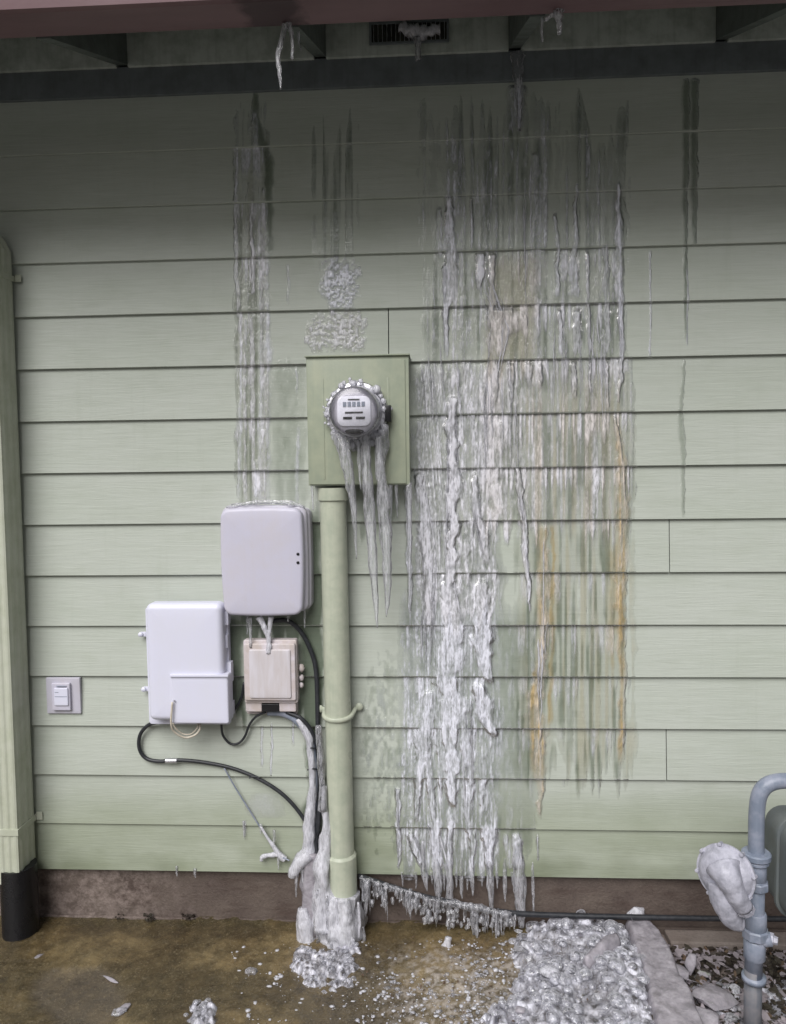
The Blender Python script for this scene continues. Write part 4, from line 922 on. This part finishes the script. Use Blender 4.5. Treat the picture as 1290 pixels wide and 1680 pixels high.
# ------------------------------------------------------------------ downspout
ds = empty('downspout', P(40, 1530, .09), 'green corrugated square downspout at the left edge ending in a black pipe', 'downspout')
tb = P(58, 1400, .03); tt = P(19, 440, .03)
def dsx(z): return tb.x+(tt.x-tb.x)*(z-tb.z)/(tt.z-tb.z)
zt_, zb_ = P(30, 405, .09).z, P(30, 1440, .09).z
WD, DP = .074, .105
prof = []
def side(p, q, ribs):
    for i in range(ribs*4):
        t_ = i/(ribs*4); x = p[0]+(q[0]-p[0])*t_; y = p[1]+(q[1]-p[1])*t_
        d_ = .0025*(1 if (i % 4) in (1, 2) else 0); L = math.hypot(q[0]-p[0], q[1]-p[1]); nx_, ny_ = (q[1]-p[1])/L, -(q[0]-p[0])/L
        prof.append((x-nx_*d_, y-ny_*d_))
side((0, 0), (0, -DP), 3); side((0, -DP), (-WD, -DP), 3); side((-WD, -DP), (-WD, 0), 3); side((-WD, 0), (0, 0), 2)
mb = MB(); n = len(prof); vs = []; NZ = 14
levels = [(zb_+(zt_-zb_)*i/NZ, 0, 0) for i in range(NZ+1)]+[(zt_+.03, -.006, -.02), (zt_+.07, -.02, -.06), (zt_+.16, -.05, -.18), (zt_+.24, -.09, -.30)]
for z, ox, oy in levels:
    for x, y in prof: vs.append((dsx(min(z, zt_))+x+ox, -.028+y+oy, z))
fs = [(i*n+q, i*n+(q+1) % n, (i+1)*n+(q+1) % n, (i+1)*n+q) for i in range(len(levels)-1) for q in range(n)]
fs += [tuple(range(n)), tuple((len(levels)-1)*n+q for q in range(n))]
mb.add(vs, fs); mb.build('downspout_pipe', M['green'], ds, smooth=False)
for py_, hh_ in ((456, .018), (1342, .022)):
    z = P(60, py_, .03).z; x = dsx(z); mb = MB()
    mb.box((x-WD-.004, -.028-DP-.005, z-hh_/2), (x+.0045, -.028-DP-.0005, z+hh_/2), .0008); mb.box((x+.0007, -.028-DP, z-hh_/2), (x+.0042, -.016, z+hh_/2), .0008)
    mb.box((x+.0046, -.021, z-hh_/2), (x+.026, -.0165, z+hh_/2+.006), .0008); mb.build('strap', M['green'], ds, smooth=False)
zz = P(35, 1436, .1).z; cx = dsx(zz)-WD/2+.006; rp = .060
mb = MB().lathe((cx, -.085, -.02), (0, 0, 1), [(0, rp), (.09, rp), (P(35, 1440, .1).z+.02, rp*1.0), (P(35, 1425, .1).z+.025, rp*.99)], 32); mb.build('drain_pipe', M['black'], ds, sharp=40)

# ------------------------------------------------------------------ gas regulator and meter (right edge)
OG = .46
gm = empty('gas_meter', G(1238, 1668), 'grey gas riser pipe with frosted regulator and meter at the right edge', 'gas meter')
def gp(px, py, o=OG): return P(px, py, o)
sg = (2.506-OG)/F
mb = MB().tube(smooth_path([gp(1241, 1410), gp(1241, 1370), gp(1242, 1330), gp(1247, 1302), gp(1262, 1286), gp(1290, 1281), gp(1322, 1287), gp(1342, 1308), gp(1348, 1345)], 7), 12.5*sg, 20); mb.build('upper_pipe', M['gaspaint'], gm)
mb = MB().tube([gp(1241, 1405), gp(1239, 1520), gp(1236, 1600)], 14*sg, 20); mb.build('riser_pipe', M['gaspaint'], gm)
fz = G(1236, 1700); mb = MB().tube([gp(1236, 1590), Vector((gp(1236, 1640).x, -OG, -.06))], 14*sg, 20); mb.build('lower_pipe', M['gasdark'], gm)
mb = MB().tube([gp(1237, 1600, OG), gp(1237, 1608, OG)], [19*sg, 19*sg], 20); mb.build('pipe_ring', M['gaspaint'], gm)
def collar(y0_, y1_, k, nm='union_nut', mat='gaspaint', nn=8, xs=1241): mb = MB().tube([gp(xs, y0_), gp(xs, y0_+2), gp(xs, y1_-2), gp(xs, y1_)], [k*sg*.9, k*sg, k*sg, k*sg*.9], nn); return mb.build(nm, M[mat], gm, smooth=nn > 8, sharp=40 if nn > 8 else None)
collar(1397, 1408, 23, 'union_flange', nn=16); collar(1409, 1416, 20, 'union_flange', nn=16); collar(1416, 1442, 16, nn=24); collar(1444, 1458, 19, nn=8); collar(1496, 1524, 17, 'valve_collar', nn=24, xs=1240); collar(1522, 1538, 21, 'valve_flange', nn=8, xs=1239); collar(1540, 1572, 17, 'valve_body', nn=24, xs=1238)
mb = MB().tube([gp(1240, 1540), gp(1255, 1541, OG+.01), gp(1266, 1541, OG+.015)], [12*sg, 12*sg, 11*sg], 12); mb.build('valve_cap', M['gaspaint'], gm)
mb = MB().lathe(gp(1266, 1541, OG+.015), (.8, -.5, 0), [(-.005, 10*sg), (.005, 10*sg), (.006, 7*sg), (.016, 6*sg), (.017, 0)], 6); mb.build('valve_stem', M['frostgas'], gm, smooth=False)
# regulator: flanged diaphragm housing facing the lower left, bonnet tube pointing down right
rc = gp(1192, 1432, OG+.02); ax = Vector((-.62, -.72, .12)).normalized()
mb = MB().lathe(rc-ax*.022, ax, [(0, .03), (.004, .055), (.012, .066), (.018, .072), (.0225, .073), (.024, .079), (.031, .079), (.0325, .073), (.038, .070), (.050, .062), (.058, .047), (.062, .026), (.064, .0)], 36); rg = mb.build('regulator_housing', M['frostgas'], gm, sharp=35)
uu = ax.cross(Vector((0, 0, 1))).normalized(); vv = ax.cross(uu)
for k in range(8):
    an = 2*math.pi*(k+.3)/8; c0 = rc+ax*.006+(uu*math.cos(an)+vv*math.sin(an))*.0775
    mb = MB().lathe(c0-ax*.008, ax, [(0, .0055), (.018, .0055), (.019, .004), (.0192, 0)], 6); mb.build('flange_bolt', M['frostgas'], rg, smooth=False)
mb = MB().tube(smooth_path([gp(1187, 1424, OG+.05), gp(1195, 1442, OG+.075), gp(1208, 1468, OG+.08), gp(1220, 1488, OG+.075)], 6), [q*sg for q in np.interp(np.arange(19), [0, 4, 8, 9, 13, 14, 18], [27, 23, 19, 17, 16.5, 15, 15])], 22, True, .08, 60); mb.build('bonnet', M['frostgas'], gm)
mb = MB().lathe(gp(1221, 1488, OG+.076), (gp(1226, 1498, OG+.07)-gp(1215, 1476, OG+.08)), [(0, 15*sg), (.012, 15*sg), (.014, 11*sg), (.02, 11*sg), (.021, 0)], 8); mb.build('bonnet_cap', M['frostgas'], gm, smooth=False)
mb = MB().tube(smooth_path([gp(1186, 1450, OG+.04), gp(1187, 1475, OG+.05), gp(1196, 1500, OG+.05), gp(1208, 1512, OG+.045), gp(1218, 1514, OG+.045)], 6), [q*sg for q in np.interp(np.arange(25), [0, 8, 16, 24], [23, 19, 15, 12])], 20, True, .1, 60); mb.build('vent_elbow', M['frostgas'], gm)
mb = MB().tube([gp(1205, 1428, OG+.01), gp(1222, 1432, OG), gp(1241, 1430, OG)], [20*sg, 15*sg, 13*sg], 18); mb.build('side_arm', M['gaspaint'], gm)
mb = MB().tube([gp(1222, 1405), gp(1228, 1425), gp(1236, 1442)], [6*sg]*3, 6); mb.build('bracket', M['gaspaint'], gm)
mb = MB().rbox(gp(1278, 1400, OG).x, gp(1278, 1400, OG).x+.25, gp(1290, 1500).z, gp(1290, 1345).z, -OG+.09, -OG-.08, .05, .03, nb=5); mb.build('meter_body', M['meterbody'], gm, sharp=60)
mb = MB().rbox(gp(1278, 1400, OG).x-.007, gp(1278, 1400, OG).x+.257, gp(1290, 1507).z, gp(1290, 1338).z, -OG+.01, -OG-.004, .055, .003); mb.build('meter_seam', M['meterbody'], gm, sharp=60)

# ------------------------------------------------------------------ ice on the ground
def mound(name, label, poly, hmax, seed, cell=21., mat='milky', base=-.012, edge=.05, res=.0036, bubble=.013):
    """poly = photo pixels on the ground plane; a heap of frozen bubbles"""
    W = [G(x, y) for x, y in poly]; xs = np.array([p.x for p in W]); ys = np.array([p.y for p in W])
    X, Y = np.meshgrid(np.arange(xs.min()-.02, xs.max()+.02, res), np.arange(ys.min()-.02, ys.max()+.02, res))
    ins = np.zeros(X.shape, bool); dist = np.full(X.shape, 9.)
    for i in range(len(W)):
        j = i-1; x1, y1, x2, y2 = xs[i], ys[i], xs[j], ys[j]
        c_ = ((y1 > Y) != (y2 > Y)) & (X < (x2-x1)*(Y-y1)/(y2-y1+1e-9)+x1); ins ^= c_
        dx, dy = x2-x1, y2-y1; t_ = np.clip(((X-x1)*dx+(Y-y1)*dy)/(dx*dx+dy*dy+1e-9), 0, 1)
        dist = np.minimum(dist, np.hypot(X-x1-t_*dx, Y-y1-t_*dy))
    sd = np.where(ins, dist, -dist)+(.10 if bubble else .02)*(fbm(X*(13 if bubble else 8), Y*(13 if bubble else 8), seed)-.5)
    e = ss(0, edge, sd)
    w1, r1 = worley(X*cell, Y*cell, seed); w2, r2 = worley(X*cell*2.3, Y*cell*2.3, seed+40)
    dome = np.sqrt(np.clip(1-(w1/.62)**2, 0, 1))*(.4+.9*r1); dome2 = np.sqrt(np.clip(1-(w2/.6)**2, 0, 1))*(.3+.8*r2)
    Z = base+e*(hmax*(.15+1.2*fbm(X*9, Y*9, seed+3, 3))+bubble*1.3*dome+bubble*.35*dome2)
    if bubble == 0: Z = base+ss(0, edge, sd)*hmax*(.85+.22*fbm(X*8, Y*8, seed, 4)+.05*fbm(X*50, Y*50, seed+1, 3))
    me = bpy.data.meshes.new(name); keep = grid_mesh(me, X, Y, Z, sd > -.004)
    ring = ss(.25, .45, w1)*(1-ss(.5, .66, w1)); dens = np.clip(.38+.60*ring*r1-.35*(1-ss(.1, .3, w1))*r1+.4*(fbm(X*60, Y*60, seed+9)-.5), .12, 1)
    dens = dens*(.55+.9*fbm(X*10, Y*10, seed+12))
    tint = np.ones(X.shape+(3,))*np.array([.72, .71, .76]); fr_ = np.ones(X.shape+(3,))*np.array([.86, .86, .96])
    set_attr(me, 'dens', dens, keep); set_attr(me, 'tint', tint, keep, True); set_attr(me, 'frost', fr_, keep, True)
    o = link(name, me, M[mat], origin=(xs.mean(), ys.mean(), 0)); tag(o, label, 'ice'); 
    surf = lambda x, y: float(Z[np.clip(int((y-Y[0, 0])/res), 0, Z.shape[0]-1), np.clip(int((x-X[0, 0])/res), 0, Z.shape[1]-1)])
    def inside(x, y): return sd[np.clip(int((y-Y[0, 0])/res), 0, Z.shape[0]-1), np.clip(int((x-X[0, 0])/res), 0, Z.shape[1]-1)] > .008
    return o, surf, inside, (xs.min(), xs.max(), ys.min(), ys.max())
M['foam'] = ice_mat('frozen foam', .14, .18, .3, True, gloss=.8)
def beads(label, surf, inside, bb, n, rmin, rmax, seed, mat='bead'):
    rnd = random.Random(seed); mb = MB(); k = 0; tr = 0
    while k < n and tr < n*20:
        tr += 1; x = rnd.uniform(bb[0], bb[1]); y = rnd.uniform(bb[2], bb[3])
        if not inside(x, y): continue
        r_ = rmin+(rmax-rmin)*rnd.random()**2.6
        mb.blob((x, y, surf(x, y)+r_*.15), (r_*rnd.uniform(.85, 1.15), r_*rnd.uniform(.85, 1.15), r_*rnd.uniform(.5, .8)), 3 if r_ > .009 else 2, .12, 1.2, k); k += 1
    o = mb.build('ice_beads', M[mat], origin=((bb[0]+bb[1])/2, (bb[2]+bb[3])/2, 0)); tag(o, label, 'ice', kind='stuff')
m1 = mound('frozen_foam', 'large heap of frozen bubbles on the ground right of the waterfall of ice', [(858, 1516), (930, 1506), (1015, 1512), (1052, 1560), (1070, 1620), (1085, 1700), (1092, 1760), (800, 1760), (790, 1680), (822, 1640), (838, 1590), (835, 1545)], .050, 5, mat='foam')
beads('clear ice beads covering the large heap of frozen bubbles', *m1[1:], 420, .005, .024, 11)
m2 = mound('frozen_foam', 'patch of frozen bubbles around the foot of the conduit', [(478, 1556), (515, 1552), (592, 1550), (598, 1590), (582, 1640), (545, 1656), (505, 1628), (468, 1596)], .020, 15, cell=44., mat='foam')
beads('clear ice beads around the foot of the conduit', *m2[1:], 150, .003, .011, 12)
m3 = mound('frozen_foam', 'small cluster of clear ice lumps at the front left on the mud', [(300, 1650), (340, 1632), (370, 1650), (374, 1700), (300, 1710)], .016, 25, cell=40., mat='foam')
beads('clear ice beads in the front left cluster', *m3[1:], 34, .005, .012, 13)
m4 = mound('ice_crust', 'thin broken crust of clear ice over the leaves around the gas riser', [(1120, 1590), (1180, 1580), (1250, 1600), (1330, 1590), (1340, 1760), (1160, 1760), (1130, 1660)], .016, 55, cell=16., mat='foam', base=-.040, bubble=.010)
beads('clear ice lumps among the leaves around the gas riser', *m4[1:], 110, .004, .017, 14)
m5 = mound('frozen_foam', 'low spill of frozen bubbles on the mud left of the large heap', [(800, 1640), (835, 1600), (850, 1650), (820, 1760), (730, 1760), (755, 1690)], .012, 65, cell=30., mat='foam', bubble=.008)
beads('clear ice beads on the low spill left of the large heap', *m5[1:], 90, .003, .013, 15)
# scattered icy specks on the mud
rnd = random.Random(77); mb = MB(); mb2 = MB()
for k in range(900):
    cx_, cy_ = (rnd.gauss(745, 75), 1550+abs(rnd.gauss(75, 45))) if k % 4 else (rnd.uniform(380, 880), rnd.uniform(1540, 1695))
    if cy_ > 1710: continue
    for q in range(rnd.choice((1, 1, 2, 4))):
        g_ = G(cx_+rnd.gauss(0, 6), cy_+rnd.gauss(0, 4)); r_ = .0012+.0052*rnd.random()**3.2
        (mb if k % 2 else mb2).blob((g_.x, g_.y, .003+r_*.1), (r_*rnd.uniform(.8, 1.8), r_*rnd.uniform(.8, 1.6), r_*.6), 1, .5, 1.5, k+q)
o = mb.build('ice_specks', M['bead'], origin=G(700, 1620)); tag(o, 'specks of clear ice frozen onto the brown mud', 'ice', kind='stuff')
o = mb2.build('ice_specks', M['milky'], origin=G(690, 1620)); tag(o, 'white crumbs of ice strewn over the brown mud', 'ice', kind='stuff')
def chunk(label, px, py, rad, rot=0, mat='slabice', seed=0, tilt=0, wob=.35, name='ice_chunk', cat='ice chunk', z=0.0, group=None):
    rnd = random.Random(seed*13+5); bm = bmesh.new()
    for k in range(26):
        v = Vector([rnd.gauss(0, 1) for _ in range(3)]).normalized(); v.x *= rnd.uniform(.8, 1.15); v.y *= rnd.uniform(.8, 1.15)
        bm.verts.new((v.x*rad[0], v.y*rad[1], v.z*rad[2]))
    rr_ = bmesh.ops.convex_hull(bm, input=bm.verts[:]); bmesh.ops.delete(bm, geom=[g_ for g_ in rr_['geom_interior'] if isinstance(g_, bmesh.types.BMVert)], context='VERTS')
    bmesh.ops.bevel(bm, geom=bm.edges[:], offset=min(rad)*.12, segments=2, affect='EDGES', profile=.6)
    bmesh.ops.subdivide_edges(bm, edges=bm.edges[:], cuts=1)
    for v in bm.verts: v.co += v.co.normalized()*min(rad)*.12*mn.noise(v.co*60+Vector((seed, 0, 0)))
    mb = MB().addbm(bm); g_ = G(px, py)
    me_o = mb.build(name, M[mat], sharp=35); me_o.rotation_euler = (0, R(tilt), R(rot)); me_o.location = (g_.x, g_.y, z+rad[2]*.45); tag(me_o, label, cat, group); return me_o
def slab(label, pts, w, h0, mat, seed, name='ice_chunk', cat='ice chunk'):
    V = smooth_path([G(x, y, h0*.4) for x, y in pts], 10)
    wi = np.interp(np.linspace(0, 1, len(V)), np.linspace(0, 1, len(w)), w)
    mb = MB().tube(V, list(wi), 26, True, .3, 16, 1, seed, 1)
    mb.v = [(x, y, h0*.4+(z-h0*.4)*h0/.05) for x, y, z in mb.v]
    o = mb.build(name, M[mat], origin=V[0]); tag(o, label, cat); return o
M['slabfoam'] = M['slabice']
ms = mound('ice_slab', 'long smooth grey ice slab leaning out from the wall beside the bubble heap', [(1016, 1522), (1062, 1514), (1094, 1545), (1118, 1582), (1146, 1640), (1168, 1700), (1180, 1760), (1070, 1760), (1060, 1690), (1046, 1620), (1028, 1565)], .075, 33, mat='slabice', base=-.03, edge=.035, bubble=0)
slab('short pinkish ice ridge half buried in the bubble heap', [(1010, 1548), (985, 1566), (962, 1582)], [.018, .022, .014], .09, 'slabice', 5)
chunk('knob of white ice on the wall end of the long grey slab', 1044, 1522, (.034, .03, .03), 10, 'milky', 4, z=.035)
rs = random.Random(404); M['shard'] = M['clearice']
for k in range(26):
    if k < 17: x_, y_ = rs.uniform(850, 1050), rs.uniform(1530, 1680)
    else: x_, y_ = rs.uniform(1110, 1275), rs.uniform(1590, 1680)
    q_ = rs.uniform(.013, .034)
    chunk('clear angular ice shard jumbled into the large bubble heap' if k < 17 else 'clear angular ice shard lying among the leaves near the gas riser', x_, y_, (q_*rs.uniform(.9, 1.5), q_*rs.uniform(.6, 1), q_*rs.uniform(.25, .6)), rs.uniform(0, 180), rs.choice(('clearice', 'milkrope', 'slabice')), 200+k, rs.uniform(-30, 30), name='ice_shard', cat='ice shard', z=.035 if k < 17 else -.015, group='ice shards in the bubble heap' if k < 17 else 'ice shards among the leaves')
chunk('broken grey plate of ice in front of the gas riser', 1170, 1640, (.075, .06, .016), 25, 'slabice', 6, 8)
chunk('upright pale shard of ice between the slab and the gas riser', 1134, 1592, (.016, .02, .045), 20, 'slabice', 7, 12)
chunk('low dirty ice lump against the long slab', 1112, 1600, (.03, .04, .022), 60, 'slabice', 8)
chunk('flat ice plate at the bottom right near the slab', 1150, 1672, (.06, .05, .015), -20, 'slabice', 9, -6)
chunk('small milky ice plate on the mud right of the flat stone', 205, 1655, (.022, .014, .008), 40, 'slabice', 12)
chunk('sliver of ice on the mud below the black drain pipe', 62, 1572, (.018, .010, .006), 60, 'slabice', 13)
chunk('ice knob on the mud left of the conduit foot', 412, 1597, (.022, .018, .012), 0, 'bead', 14)
chunk('thin twig of ice on the mud in the left half', 182, 1608, (.035, .006, .005), -28, 'slabice', 15)
chunk('small ice plate at the front edge of the mud left of the clear cluster', 195, 1662, (.026, .016, .009), 15, 'bead', 18)
# leaf litter and bark in the planting strip
mats = [paint('wet bark', (.03, .022, .018), .5), paint('pale dead leaf', (.27, .24, .26), .4, (.12, .10, .11), .6, 40), paint('brown leaf', (.09, .055, .035), .5)]
for gi, (m_, lab, nn) in enumerate(zip(mats, ('dark wet bark chips and leaf litter around the gas riser', 'pale frozen dead leaves around the gas riser', 'brown leaves scattered near the gas riser'), (800, 620, 230))):
    mb = MB(); rnd = random.Random(90+gi)
    for k in range(nn):
        x = rnd.uniform(1060, 1330); y = rnd.uniform(1545, 1740)
        if gi == 2 and k % 3 == 0: x = rnd.uniform(560, 1000); y = rnd.uniform(1530, 1690)
        if gi == 0 and k % 14 == 0: x = rnd.choice((242, 247, 306, 314, 196)); x += rnd.uniform(-7, 7); y = rnd.uniform(1506, 1514)
        g_ = G(x, y); L = rnd.uniform(.008, .034+.02*(gi == 1)) if x > 1020 or gi != 0 else rnd.uniform(.006, .012); wd = L*rnd.uniform(.25, .7); an = rnd.uniform(0, 6.28); ca, sa = math.cos(an), math.sin(an); ti = rnd.uniform(-.6, .6)
        if gi == 2 and x < 1010: L *= .4; wd *= .4
        th = .0016 if gi else .004; vs = []; zb0 = (-.022 if x > 1090 else .002)+rnd.uniform(0, .014)
        ring = [(-1, 0), (-.5, .8), (.3, 1), (1, 0), (.4, -.9), (-.4, -1)]
        for sgn in (0, 1):
            for (a0, b0) in ring:
                lx, ly = a0*L/2*rnd.uniform(.85, 1.1), b0*wd/2*rnd.uniform(.8, 1.2); vs.append((g_.x+lx*ca-ly*sa, g_.y+lx*sa+ly*ca, zb0+lx*ti+abs(b0)*.002+sgn*th))
        mb.add(vs, [(5, 4, 3, 2, 1, 0), (6, 7, 8, 9, 10, 11)]+[(q, (q+1) % 6, 6+(q+1) % 6, 6+q) for q in range(6)])
    o = mb.build('leaf_litter', m_, origin=G(1180, 1620), smooth=False); tag(o, lab, 'leaf litter', kind='stuff')
